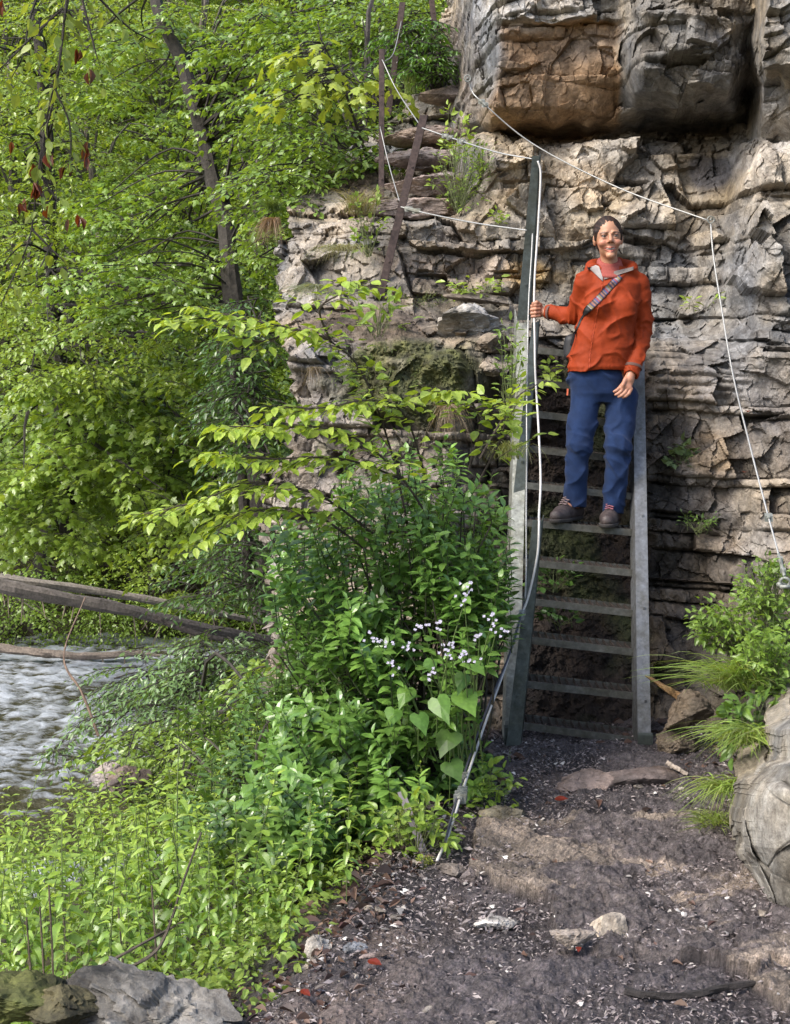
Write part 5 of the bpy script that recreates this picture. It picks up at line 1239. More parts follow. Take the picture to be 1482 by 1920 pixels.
# ============================================================ the hiker (bodies grown as one surface from a distance field)
class Vox:
    def __init__(s, lo, hi, h):
        s.lo = np.array(lo, float); s.h = h; s.n = np.ceil((np.array(hi)-s.lo)/h).astype(int)+1
        s.F = np.full(tuple(s.n), .5, np.float32)
    def sub(s, lo, hi):
        a = np.maximum(np.floor((np.array(lo)-s.lo)/s.h).astype(int), 0); b = np.minimum(np.ceil((np.array(hi)-s.lo)/s.h).astype(int)+1, s.n)
        if (b <= a).any(): return None
        sl = tuple(slice(i, j) for i, j in zip(a, b))
        g = [s.lo[k]+s.h*np.arange(a[k], b[k]) for k in range(3)]
        return sl, g[0][:, None, None], g[1][None, :, None], g[2][None, None, :]
    def _put(s, sl, d, k, neg):
        f = s.F[sl]; d = d.astype(np.float32)
        if neg:
            d = -d; h = np.clip(.5-.5*(f-d)/k, 0, 1); s.F[sl] = f*(1-h)+d*h+k*h*(1-h)
        else:
            h = np.clip(.5+.5*(d-f)/k, 0, 1); s.F[sl] = d*(1-h)+f*h-k*h*(1-h)
    def cap(s, a, b, ra, rb=None, k=.012, neg=False):
        a = np.array(tuple(a), float); b = np.array(tuple(b), float); rb = ra if rb is None else rb; m = max(ra, rb)+k+.012
        q = s.sub(np.minimum(a, b)-m, np.maximum(a, b)+m)
        if q is None: return
        sl, x, y, z = q; d = b-a; L = d@d+1e-12
        t = np.clip(((x-a[0])*d[0]+(y-a[1])*d[1]+(z-a[2])*d[2])/L, 0, 1)
        D = np.sqrt((x-a[0]-t*d[0])**2+(y-a[1]-t*d[1])**2+(z-a[2]-t*d[2])**2)-(ra+(rb-ra)*t)
        s._put(sl, D, k, neg)
    def chain(s, pts, rs, k=.012):
        for i in range(len(pts)-1): s.cap(pts[i], pts[i+1], rs[i], rs[i+1], k)
    def ell(s, c, r, k=.012, neg=False, rot=None):
        c = np.array(tuple(c), float); r = np.array(r, float); m = max(r)+k+.012
        q = s.sub(c-m, c+m)
        if q is None: return
        sl, x, y, z = q; x, y, z = x-c[0], y-c[1], z-c[2]
        if rot is not None:
            Rm = np.array(rot.transposed()); x, y, z = Rm[0,0]*x+Rm[0,1]*y+Rm[0,2]*z, Rm[1,0]*x+Rm[1,1]*y+Rm[1,2]*z, Rm[2,0]*x+Rm[2,1]*y+Rm[2,2]*z
        k0 = np.sqrt((x/r[0])**2+(y/r[1])**2+(z/r[2])**2); k1 = np.sqrt((x/r[0]**2)**2+(y/r[1]**2)**2+(z/r[2]**2)**2)+1e-9
        s._put(sl, k0*(k0-1)/k1, k, neg)
    def loft(s, zs, cx, cy, a, b, k=.015, p=2.3):
        """upright body with elliptical sections, given at heights zs (ascending)"""
        zs = np.array(zs); q = s.sub((min(np.array(cx)-np.array(a))-.04, min(np.array(cy)-np.array(b))-.04, zs[0]-.03), (max(np.array(cx)+np.array(a))+.04, max(np.array(cy)+np.array(b))+.04, zs[-1]+.03))
        sl, x, y, z = q; zz = z.ravel()
        f = lambda v: np.interp(zz, zs, v)[None, None, :]
        A, B = f(a), f(b); e = ((np.abs((x-f(cx))/A))**p+(np.abs((y-f(cy))/B))**p)**(1/p)
        D = (e-1)*np.minimum(A, B); D = np.maximum(D, np.maximum(zs[0]-z, z-zs[-1])); s._put(sl, D, k, False)
    def grid(s): return [s.lo[k]+s.h*np.arange(s.n[k]) for k in range(3)]
    def displace(s, fn, lim=.03):
        m = np.abs(s.F) < lim; i = np.nonzero(m); p = [s.lo[k]+s.h*i[k] for k in range(3)]
        s.F[m] += fn(*p).astype(np.float32)
    def at(s, p):
        u = (np.array(p)-s.lo)/s.h; i = np.clip(np.floor(u).astype(int), 0, s.n-2); f = u-i; r = 0
        for a in (0,1):
            for b in (0,1):
                for c in (0,1): r += s.F[i[0]+a, i[1]+b, i[2]+c]*(f[0] if a else 1-f[0])*(f[1] if b else 1-f[1])*(f[2] if c else 1-f[2])
        return r
    def mesh(s):
        F = s.F; neg = F < 0; n = s.n
        cs = np.zeros(tuple(n-1), np.int8)
        for a in (0,1):
            for b in (0,1):
                for c in (0,1): cs += neg[a:n[0]-1+a, b:n[1]-1+b, c:n[2]-1+c]
        act = (cs > 0) & (cs < 8); I = np.stack(np.nonzero(act), -1); idx = np.full(act.shape, -1, np.int64); idx[act] = np.arange(len(I))
        acc = np.zeros((len(I), 3)); cnt = np.zeros(len(I))
        cr = [(a, b, c) for a in (0,1) for b in (0,1) for c in (0,1)]
        val = {q: F[I[:,0]+q[0], I[:,1]+q[1], I[:,2]+q[2]].astype(float) for q in cr}
        for q in cr:
            for ax in range(3):
                if q[ax] == 0:
                    r = list(q); r[ax] = 1; r = tuple(r); v0, v1 = val[q], val[r]; m = (v0 < 0) != (v1 < 0)
                    t = np.where(m, v0/(v0-v1+1e-12), 0); p = np.array(q, float)[None]+np.zeros((len(I), 3)); p[:, ax] += t
                    acc += p*m[:, None]; cnt += m
        V = s.lo+s.h*(I+acc/cnt[:, None]); Q = []
        for ax in range(3):
            o = [k for k in range(3) if k != ax]
            sl0 = [slice(None)]*3; sl1 = [slice(None)]*3; sl0[ax] = slice(0, n[ax]-1); sl1[ax] = slice(1, n[ax])
            A, B = neg[tuple(sl0)], neg[tuple(sl1)]; d = A != B; e = np.stack(np.nonzero(d), -1); fl = A[d]
            ok = (e[:, o[0]] > 0) & (e[:, o[1]] > 0) & (e[:, o[0]] < n[o[0]]-1) & (e[:, o[1]] < n[o[1]]-1); e, fl = e[ok], fl[ok]
            def c(du, dv): g = e.copy(); g[:, o[0]] -= du; g[:, o[1]] -= dv; return idx[g[:,0], g[:,1], g[:,2]]
            q = np.stack([c(0,0), c(1,0), c(1,1), c(0,1)], -1); flip = fl if ax != 1 else ~fl
            q[~flip] = q[~flip][:, ::-1]; Q.append(q)
        return V, np.vstack(Q)
def relax(V, Q, it=1):
    E = np.vstack([Q[:, [0,1]], Q[:, [1,2]], Q[:, [2,3]], Q[:, [3,0]]])
    for _ in range(it):
        S = np.zeros_like(V); C = np.zeros(len(V)); np.add.at(S, E[:,0], V[E[:,1]]); np.add.at(C, E[:,0], 1); np.add.at(S, E[:,1], V[E[:,0]]); np.add.at(C, E[:,1], 1)
        V = V*.5+.5*S/C[:, None]
    return V
def J(px, py, Y): return UV(P(px, py, Y))
HIK = empty('person', P(1108, 978, 7.56), 'hiker in orange jacket and blue trousers on the stairs, one hand on the cable', 'person')
def hk(o, par=None): 
    o.parent = par or HIK
    if par is None: o.matrix_parent_inverse = Matrix.Translation(-Vector(HIK.location))
    return o
sh_r, el_r, wr_r = J(1099,531,7.60), J(1078,590,7.72), J(1024,586,7.80)
sh_l, el_l, wr_l = J(1196,533,7.62), J(1206,622,7.66), J(1183,703,7.52)
hip_r, kn_r, an_r = J(1104,735,7.63), J(1086,832,7.55), J(1080,940,7.61)
hip_l, kn_l, an_l = J(1163,735,7.63), J(1160,835,7.53), J(1150,958,7.60)
HC = J(1140.5, 447, 7.57)
HR = Matrix.Rotation(R(-3), 3, 'Y') @ Matrix.Rotation(R(-1), 3, 'Z')
def hp(x, f, z): return HC+np.array(HR @ Vector((x, -f, z)))      # head space: x to the photo's right, f forward, z up
# ---- body
v = Vox((HC[0]-.52, 7.34, 1.02), (HC[0]+.32, 7.98, 2.80), .0036)
v.ell(hp(0, -.012, .030), (.073, .090, .088), .01, rot=HR); v.ell(hp(0, .018, -.040), (.053, .064, .066), .028, rot=HR)
for s_ in (-1, 1):
    v.ell(hp(.036*s_, .058, -.030), (.026, .025, .022), .014, rot=HR); v.cap(hp(.018*s_, .080, .024), hp(.046*s_, .066, .022), .008, .007, .010)
    v.ell(hp(.072*s_, -.006, -.008), (.010, .018, .030), .004, rot=HR)
v.ell(hp(0, .070, -.098), (.024, .022, .018), .02, rot=HR)
EYES = [.0305, -.0305]
v.cap(hp(0, .080, .012), hp(0, .101, -.020), .0075, .0115, .006)
for s_ in (-1, 1): v.ell(hp(.012*s_, .090, -.027), (.0075, .010, .007), .005)
for s_ in (-1, 1): v.ell(hp(.030*s_, .094, .006), (.017, .013, .009), .008, True)
for s_ in (-1, 1):
    v.cap(hp(.0, .086, -.0575), hp(.030*s_, .070, -.055), .0048, .0028, .004); v.cap(hp(.0, .083, -.079), hp(.028*s_, .069, -.064), .0058, .003, .004)
for s_ in (-1, 1): v.cap(hp(0, .082, -.067), hp(.027*s_, .071, -.0605), .0052, .0025, .002, True)
for s_ in EYES: v.ell(hp(s_, .0690, .0125), (.0165, .0140, .0080), .002, rot=HR); v.ell(hp(s_, .0685, -.0048), (.0155, .0130, .0068), .002, rot=HR)
nb = J(1144, 505, 7.61); v.cap(hp(0, -.014, -.075), nb, .043, .050, .018)
v.loft([P(1,690,7.6).z, P(1,600,7.6).z, P(1,540,7.6).z, P(1,512,7.6).z], [HC[0]-.03, HC[0]-.01, HC[0]+.012, HC[0]+.01], [7.62]*4, [.135, .12, .15, .08], [.095, .09, .10, .06], .03)
v.ell(J(1133, 712, 7.63), (.150, .10, .10), .03)
v.chain([sh_r, el_r, wr_r], [.046, .036, .024], .02); v.chain([sh_l, el_l, wr_l], [.046, .036, .024], .02)
v.chain([hip_r, kn_r, an_r], [.070, .050, .036], .02); v.chain([hip_l, kn_l, an_l], [.070, .050, .036], .02)
v.chain([an_r, J(1060,957,7.55)], [.032, .022], .02); v.chain([an_l, J(1142,968,7.52)], [.032, .022], .02)
# right hand (photo left) closed round the cable
cb = J(1002.5, 583, 7.795)
pm = cb+np.array([.028, .012, .0])
v.cap(wr_r, pm+np.array([.012, .004, 0]), .023, .026, .012); v.ell(pm+np.array([.004, .0, 0]), (.020, .024, .036), .010)
for k, dz in enumerate((.030, .010, -.010, -.028)):
    ln = (.95, 1.05, 1.0, .82)[k]; r_ = (.0092, .0096, .0092, .0082)[k]; q0 = cb+np.array([.026, -.014, dz])
    q1 = cb+np.array([.004, -.024*ln, dz-.002]); q2 = cb+np.array([-.017*ln, -.010, dz-.004]); q3 = cb+np.array([-.012, .012, dz-.005])
    v.chain([q0, q1, q2, q3], [r_*1.08, r_, r_*.95, r_*.85], .0035)
t0 = pm+np.array([.006, -.012, .034]); v.chain([t0, cb+np.array([.010, -.022, .046]), cb+np.array([-.010, -.020, .040])], [.011, .010, .0085], .005)
# left hand (photo right) hanging, fingers loosely curled
hd = unit(J(1174, 728, 7.49)-wr_l); pe = wr_l+hd*.075; side = unit(np.cross(hd, (0, -1, .0)))
v.cap(wr_l, wr_l+hd*.03, .023, .026, .012)
for c_ in (-.6, 0, .6): v.cap(wr_l+hd*.025+side*.022*c_, pe+side*.028*c_, .0135, .0125, .010)
sx = np.array([-1, 0, 0.])
for k, o_ in enumerate((-.95, -.33, .3, .92)):
    ln = (.9, 1.0, .95, .75)[k]; q0 = pe+side*.030*o_; dr = unit(hd*1.0+sx*.25+side*.10*o_); q1 = q0+dr*.034*ln
    dr = unit(hd*.8+sx*.55+np.array([0, .10, 0])); q2 = q1+dr*.024*ln; dr = unit(hd*.5+sx*.8+np.array([0, .35, 0])); q3 = q2+dr*.018*ln
    v.chain([q0, q1, q2, q3], [.0100, .0092, .0084, .0074], .0035)
q0 = wr_l+hd*.028+np.array([-.022, -.014, 0]); v.chain([q0, q0+np.array([-.016, -.014, -.030]), q0+np.array([-.022, -.012, -.056])], [.013, .0105, .0088], .006)
BV, BQ = v.mesh(); BV = relax(BV, BQ, 1)
Ri = np.array(HR.transposed()); LP = (BV-HC)@Ri.T; lx, lf, lz = LP[:, 0], -LP[:, 1], LP[:, 2]
col = np.tile(np.array([.39, .195, .115]), (len(BV), 1)); inh = (lz > -.13) & (lf > .0) & (np.abs(lx) < .09)
def paint(m, c, a=1.0):
    global col; mm = np.clip(m*a, 0, 1)[:, None]; col = col*(1-mm)+np.array(c)*mm
def g2(x0, z0, rx, rz, pw=2): return inh*np.exp(-(((np.abs(lx)-x0)/rx)**2+((lz-z0)/rz)**2)**pw)
paint(g2(.040, -.030, .022, .018, 1), (.40, .12, .075), .6); paint(inh*(lf > .05)*np.exp(-((lx/.034)**6))*np.exp(-((lz+.066-9*lx**2)/.0085)**4), (.30, .07, .05), .8); paint(g2(0, -.022, .012, .012, 1), (.42, .16, .10), .45)
bz = .0195+.004*(1-((np.abs(lx)-.034)/.02)**2); paint(inh*np.exp(-((lz-bz)/.0052)**2)*ss(.014, .019, np.abs(lx))*(1-ss(.046, .056, np.abs(lx))), (.055, .028, .018), .95)
paint(g2(.031, .0095, .0175, .0050, 2), (.03, .016, .012), .95); paint(g2(.031, .000, .015, .0022, 2), (.12, .05, .035), .6); paint(g2(.031, .006, .021, .014, 2), (.30, .13, .085), .35)
paint(inh*(lf > .055)*np.exp(-(((lx)/.031)**4))*np.exp(-((lz+.0575-.05*lx**2*40*.1)/.0052)**2), (.36, .085, .065), .85)
paint(inh*(lf > .055)*np.exp(-((lx/.027)**4))*np.exp(-((lz+.078-3.5*lx**2*4)/.0055)**2), (.42, .11, .085), .85)
paint(g2(.009, -.031, .005, .0035, 2), (.16, .06, .04), .8)
fold = inh*np.exp(-((np.abs(lx)-(.026+.22*np.maximum(0, -(lz+.030))))/.004)**2)*(lz < -.028)*(lz > -.072); paint(fold, (.33, .14, .09), .45)
hands = BV[:, 2] < P(1, 560, 7.6).z; paint(hands*.999, (.37, .16, .10), .7)
msk, nt, b = mat('skin'); a = N(nt, 'ShaderNodeVertexColor', layer_name='Col'); nt.links.new(a.outputs[0], b.inputs['Base Color']); b.inputs['Roughness'].default_value = .5
b.inputs['Subsurface Weight'].default_value = .12; b.inputs['Subsurface Radius'].default_value = (.012, .004, .002); b.inputs['Subsurface Scale'].default_value = .5
hk(mobj('body', npmesh('body', BV, BQ, msk, col, True)))
def ball(name, c, r, m, n=12, sc=(1,1,1)):
    mb = MB(); t = np.linspace(0, math.pi, n); ph = np.linspace(0, 2*math.pi, 2*n, endpoint=False)
    V = np.array([[math.sin(a)*math.cos(q)*sc[0], math.sin(a)*math.sin(q)*sc[1], math.cos(a)*sc[2]] for a in t for q in ph])*r+np.array(c)
    q = [[i*2*n+j, (i+1)*2*n+j, (i+1)*2*n+(j+1) % (2*n), i*2*n+(j+1) % (2*n)] for i in range(n-1) for j in range(2*n)]
    mb.add(V, [q]); return hk(mb.obj(name, m, None, True))
M_EYE = simple('eye_white', (.17, .14, .12), .3); M_IRIS = simple('eye_iris', (.035, .02, .012), .15)
for s_ in (-1, 1):
    ball('eye', hp(.0305*s_, .0695, .0048), .0115, M_EYE); ball('iris', hp(.0305*s_, .0760, .0035), .0066, M_IRIS)
m = MB(); nn_ = 12
for i in range(nn_):
    x = -.023+.046*(i+.5)/nn_; m.box(hp(x, .0785-10*x*x, -.0640+9*x*x), V3(.00188, 0, 0), V3(0, .0015, 0), V3(0, 0, .0034-3.8*x*x))
hk(m.obj('teeth', simple('tooth', (.45, .41, .36), .4)))
# ---- hair, combed back with a side parting, tied behind
v = Vox(HC-np.array([.13, .13, .16]), HC+np.array([.13, .20, .16]), .0034)
v.ell(hp(0, -.020, .034), (.0765, .096, .089), .01, rot=HR); v.ell(hp(0, -.085, -.010), (.06, .05, .07), .03, rot=HR)
v.cap(hp(.03, -.12, -.02), hp(.055, -.11, -.115), .022, .010, .01); v.cap(hp(.060, -.06, -.05), hp(.074, -.03, -.082), .006, .003, .01)
for s_ in (-1, 1): v.cap(hp(.066*s_, .022, .036), hp(.071*s_, .002, -.018), .010, .006, .012)
v.ell(hp(.0, .108, -.024), (.068, .112, .100), .006, True, HR); v.ell(hp(0, .06, -.10), (.10, .065, .07), .008, True, HR)
v.cap(hp(-.012, .09, .125), hp(-.006, .0, .138), .009, .009, .006, True)
v.displace(lambda x, y, z: .0008*fbm(26*np.arctan2(z-HC[2], x-HC[0]), y*14, z*8, 3, 77)+.0012*vn(x*40, y*40, z*40))
hv, hq = v.mesh(); hv = relax(hv, hq, 1); an = np.arctan2(hv[:, 2]-HC[2]-.02, hv[:, 0]-HC[0]+.01)
hc = np.array([.024, .013, .009])*(1+.8*fbm(an*22, hv[:, 1]*6, 0, 3, 7))[:, None]
hk(mobj('hair', npmesh('hair', hv, hq, simple('hair', (.05, .03, .02), .62, usecol=True, spec=.25), np.clip(hc, .006, 1), True)))
# ---- turtleneck
v = Vox(J(1140, 500, 7.60)-np.array([.13, .13, .12]), J(1140, 500, 7.60)+np.array([.15, .14, .10]), .004)
for t_, r_ in ((0, .053), (1, .057), (2, .066), (3, .080)):
    c_ = J(1143, 492+t_*7, 7.60); z_ = c_[2]
    for a_ in np.linspace(0, 2*math.pi, 25)[:-1]:
        v.cap(c_+np.array([math.cos(a_)*r_, math.sin(a_)*r_*.92, .026*math.sin(a_)]), c_+np.array([math.cos(a_+.262)*r_, math.sin(a_+.262)*r_*.92, .026*math.sin(a_+.262)]), .0115, None, .012)
v.cap(J(1140, 488, 7.50), J(1133, 512, 7.49), .020, .007, .006, True)
v.displace(lambda x, y, z: .0030*np.sin(z*190+5*vn(x*20, y*20, z*8))*vn(x*12, y*12, z*30, 8))
tv, tq = v.mesh(); hk(mobj('turtleneck', npmesh('turtleneck', tv, tq, simple('fleece', (.27, .055, .042), .85, nscale=220, amt=.25), None, True)))
# ---- jacket
def cloth(name, base, amt=.18, rough=.5, nscale=24, sheen=.2, bs=.6):
    m, nt, b = mat(name); n = noise_node(nt, nscale, 6, .6); n2 = noise_node(nt, 420, 3, .6)
    r = ramp(nt, n.outputs[0], [(.3, tuple(c*(1-amt) for c in base)), (.7, tuple(min(1, c*(1+amt)) for c in base))]); nt.links.new(r, b.inputs['Base Color'])
    b.inputs['Roughness'].default_value = rough; b.inputs['Sheen Weight'].default_value = sheen; b.inputs['Specular IOR Level'].default_value = .22
    b1 = bump(nt, b, n.outputs[0], bs, .006); bump(nt, b, n2.outputs[0], .15, .0008, b1); return m
M_JACK = cloth('orange_shell', (.225, .028, .004), .14, .72, 18, 0); M_PANT = cloth('blue_trouser', (.009, .022, .066), .3, .9, 14, .05)
jk = Vox((HC[0]-.42, 7.34, P(1, 712, 7.6).z), (HC[0]+.30, 7.96, P(1, 470, 7.6).z), .0038)
rows = [(695, 1124.5, 55.5, .128), (688, 1124.5, 57.5, .132), (676, 1125.5, 56.5, .134), (650, 1130, 55.5, .131), (620, 1136, 54, .125), (585, 1141, 55.5, .122), (555, 1146, 57, .120), (532, 1149, 57, .112), (518, 1149, 47, .095), (506, 1147, 33, .080), (499, 1146, 27, .074)]
zs = [P(1, r_[0], 7.6).z for r_ in rows]; cx = [P(r_[1], r_[0], 7.6).x for r_ in rows]; aa = [r_[2]*7.6/F for r_ in rows]
jk.loft(zs, cx, [7.62]*len(rows), aa, [r_[3] for r_ in rows], .02, 2.35)
jk.ell(J(1120, 575, 7.52), (.06, .045, .06), .04); jk.ell(J(1172, 575, 7.52), (.06, .045, .06), .04)
jk.chain([sh_r, el_r, J(1030,587,7.79)], [.066, .050, .036], .022); jk.chain([sh_l, el_l, J(1184.5,697,7.53)], [.064, .054, .042], .005)
jk.cap(J(1036,587,7.78), J(1029,587,7.795), .036, .034, .004); jk.cap(J(1187,688,7.55), J(1184,699,7.53), .046, .044, .004)
# hood lying round the shoulders
for a_ in np.linspace(-.35, math.pi+.35, 18):
    c_ = J(1147, 507, 7.62)+np.array([math.cos(a_)*.110, math.sin(a_)*.095, .030*math.sin(a_)+.004]); jk.ell(c_+np.array([0, 0, .012]), (.032, .030, .031), .016)
jk.cap(J(1182, 508, 7.56), J(1200, 517, 7.58), .022, .014, .015)
def folds(x, y, z):
    lx_, lz_ = x-HC[0], z
    d = .0045*fbm(x*9+z*4, y*7, z*6, 3, 401)
    w = fbm(x*5, y*5, z*4, 2, 402)*1.4
    q = z*.55+x*.9+.035*w; d -= .0125*(1-np.abs(((q*7.5) % 1)*2-1))**3*ss(-.05, .4, vn(x*6, y*6, z*7, 403))
    q = z*.85-x*.55+.04*w; d -= .0115*(1-np.abs(((q*9.) % 1)*2-1))**3*ss(-.1, .35, vn(x*7+9, y*6, z*6, 404))
    d -= .0065*np.maximum(0, 1-4.5*np.abs(fbm(x*7+z*5, y*6, z*6-x*4, 2, 405)))-.002
    d += .0020*np.abs(fbm(x*24+z*12, y*18, z*20-x*9, 2, 406))
    # gathered hem
    hz = P(1, 688, 7.6).z; d += (.0016*np.sin(x*210+4*vn(x*30, y*30, 0))*(.5+.5*vn(x*18, y*18, 0, 3))-.003)*np.exp(-((z-hz)/.014)**2)
    return d
jk.displace(folds)
# crumples round the elbow of the bent arm and the hanging sleeve
def rings(c, ax, rad, wl, amp):
    ax = unit(ax)
    def f(x, y, z):
        q = (x-c[0])*ax[0]+(y-c[1])*ax[1]+(z-c[2])*ax[2]; rr = np.sqrt((x-c[0])**2+(y-c[1])**2+(z-c[2])**2)
        return -amp*1.5*(1-np.abs(((q/wl+.9*vn(x*11, y*11, z*11, 9)) % 1)*2-1))**2.5*np.exp(-(rr/rad)**2)*ss(-.6, .3, vn(x*17, y*17, z*17, 12))
    jk.displace(f)
rings(el_r, wr_r-el_r, .09, .028, .0055); rings((el_r+wr_r)/2, wr_r-el_r, .08, .022, .0035); rings(el_l, (.3, 0, 1), .10, .035, .005); rings(J(1186, 680, 7.55), (.3, 0, 1), .06, .022, .0045)
rings(J(1100, 560, 7.55), (.6, 0, .8), .07, .04, .004)
# neck opening: cut a V at the throat
jk.cap(J(1141, 488, 7.58), J(1133, 512, 7.44), .044, .016, .006, True); jk.cap(J(1144, 470, 7.60), J(1144, 506, 7.60), .060, .058, .006, True)
jk.cap(J(1026, 586, 7.81), J(1018, 586, 7.82), .033, .033, .004, True); jk.cap(J(1182.5, 706, 7.51), J(1180, 712, 7.50), .034, .034, .004, True)
jv, jq = jk.mesh(); jv = relax(jv, jq, 1)
JK = hk(mobj('jacket', npmesh('jacket', jv, jq, M_JACK, None, True)))
def surfY(px, py, V=jk, y0=7.36, y1=7.9):
    for Y in np.arange(y0, y1, .004):
        if V.at(P(px, py, Y)) < 0: return Y
    return None
def patch(name, rows_, m, par, off=.004, th=.003):
    """cloth strip laid on the jacket: rows of photo points, each row left..right"""
    ys = [[surfY(*q) for q in r_] for r_ in rows_]; fl = [y for r_ in ys for y in r_ if y is not None]; dflt = float(np.median(fl)) if fl else 7.5
    V = []; nr, nc = len(rows_), len(rows_[0])
    for k in (0, 1):
        for i, r_ in enumerate(rows_):
            for j, q in enumerate(r_): V.append(tuple(P(q[0], q[1], (ys[i][j] or dflt)-off+k*th)))
    f = []; o = nr*nc
    for i in range(nr-1):
        for j in range(nc-1):
            a = i*nc+j; f.append([a, a+1, a+nc+1, a+nc]); f.append([o+a, o+a+nc, o+a+nc+1, o+a+1])
    for i in range(nr-1):
        for j in (0, nc-1): a = i*nc+j; f.append([a, a+nc, o+a+nc, o+a])
    for j in range(nc-1):
        for i in (0, nr-1): a = i*nc+j; f.append([a, a+1, o+a+1, o+a])
    return hk(mobj(name, npmesh(name, np.array(V), np.array(f), m, None, True)), par)
def band(name, path, wd, m, par, n=30, off=.004, th=.003, nc=4):
    c = spl([(x, y, 0) for x, y in path], n)[:, :2]; t = np.gradient(c, axis=0); t /= np.linalg.norm(t, axis=1)[:, None]; nn = np.stack([-t[:, 1], t[:, 0]], 1)
    w_ = np.interp(np.linspace(0, 1, n), np.linspace(0, 1, len(wd)), wd)
    return patch(name, [[(c[i, 0]+nn[i, 0]*w_[i]*s_, c[i, 1]+nn[i, 1]*w_[i]*s_) for s_ in np.linspace(-1, 1, nc)] for i in range(n)], m, par, off, th)
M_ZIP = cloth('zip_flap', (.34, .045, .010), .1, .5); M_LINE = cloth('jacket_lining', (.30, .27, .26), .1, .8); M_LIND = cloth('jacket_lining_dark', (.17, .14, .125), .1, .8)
band('zip', [(1130,530),(1125,560),(1117,600),(1110,640),(1106,668),(1105,692)], [1.4, 1.6, 1.6], M_ZIP, JK, 40, .003)
patch('collar_lining', [[(1101+2*j*.3, 499+j*2.2) for j in range(4)]] + [[(1101+(1131-1101)*t+(1122-1104)*(1-t)*u, 499+(528-499)*t+(-13)*(1-t)*u+(-6*t)*u) for u in (0, .33, .66, 1)] for t in (.0, .2, .4, .6, .8, 1)][1:], M_LINE, JK, .010, .005)
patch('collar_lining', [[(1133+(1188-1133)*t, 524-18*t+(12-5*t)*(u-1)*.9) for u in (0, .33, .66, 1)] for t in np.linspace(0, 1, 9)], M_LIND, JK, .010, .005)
M_CUFF = cloth('cuff_band', (.10, .05, .04), .1, .7)
def cuff(a, b, r, name='cuff'):
    mb = MB(); mb.tube([a, a+(b-a)*.5, b], [r, r*1.03, r], 20, cap=False); o = hk(mb.obj(name, M_CUFF, None, True), JK); return o
cuff(J(1035,587,7.78), J(1031,587,7.79), .043); cuff(J(1187,686,7.55), J(1186,691,7.545), .052)
# ---- trousers
v = Vox((P(1040, 700, 7.6).x, 7.36, P(1, 966, 7.6).z), (P(1215, 700, 7.6).x, 7.80, P(1, 676, 7.6).z), .004)
zz_ = [P(1, y_, 7.62).z for y_ in (756, 738, 710, 690, 680)]
v.loft(zz_, [J(1133, 1, 7.62)[0]+q for q in (0, -.002, -.004, -.012, -.016)], [7.63]*5, [.146, .158, .163, .150, .146], [.090, .115, .122, .112, .11], .045, 2.2)
v.chain([J(1101,745,7.62), J(1089,800,7.58), kn_r, J(1081,885,7.57), J(1079,948,7.61)], [.086, .074, .067, .063, .060], .020)
v.chain([J(1166,745,7.62), J(1164,800,7.58), kn_l, J(1156,890,7.56), J(1150,964,7.59)], [.088, .076, .068, .064, .061], .020)
v.cap(J(1134, 778, 7.50), J(1127, 860, 7.52), .006, .022, .02, True)
_zc = P(1, 950, 7.6).z; _zd = P(1, 966, 7.6).z
for x0_, z0_ in ((-9, _zc), (J(1115, 900, 7.6)[0], _zd)):
    sl, x, y, z = v.sub(v.lo, v.lo+v.h*v.n); hm = (x < J(1115, 900, 7.6)[0]) if x0_ < -5 else (x >= J(1115, 900, 7.6)[0])
    v.F[sl] = np.where(hm, np.maximum(v.F[sl], z0_+.25*(x-(J(1080 if x0_ < -5 else 1150, 900, 7.6)[0]))*0-.16*(y-7.6)-z), v.F[sl])
def pf(x, y, z):
    w = fbm(x*6, y*5, z*4, 2, 501)
    q1 = z*.75+x*.65+.04*w; q2 = z*.8-x*.6+.05*w
    d = .004*fbm(x*9, y*7, z*5, 3, 502)-.012*(1-np.abs(((q1*8.) % 1)*2-1))**3*ss(-.1, .35, vn(x*7, y*6, z*8, 503))-.012*(1-np.abs(((q2*7.) % 1)*2-1))**3*ss(-.1, .35, vn(x*8+4, y*6, z*7, 504))
    return d-.007*np.maximum(0, 1-4.5*np.abs(fbm(x*6+z*4, y*5, z*5-x*4, 2, 505)))+.003
v.displace(pf)
for kn in (kn_r, kn_l):
    ax = unit((.45, 0, 1.))
    v.displace(lambda x, y, z, kn=kn: .009*(.5-(1-np.abs(((((x-kn[0])*ax[0]+(z-kn[2])*ax[2])/.07+.8*vn(x*9, y*9, z*9)) % 1)*2-1))**2)*np.exp(-(((x-kn[0])**2+(z-kn[2]+.03)**2)/.10**2)))
pv, pq = v.mesh(); pv = relax(pv, pq, 1); TRO = hk(mobj('trousers', npmesh('trousers', pv, pq, M_PANT, None, True)))
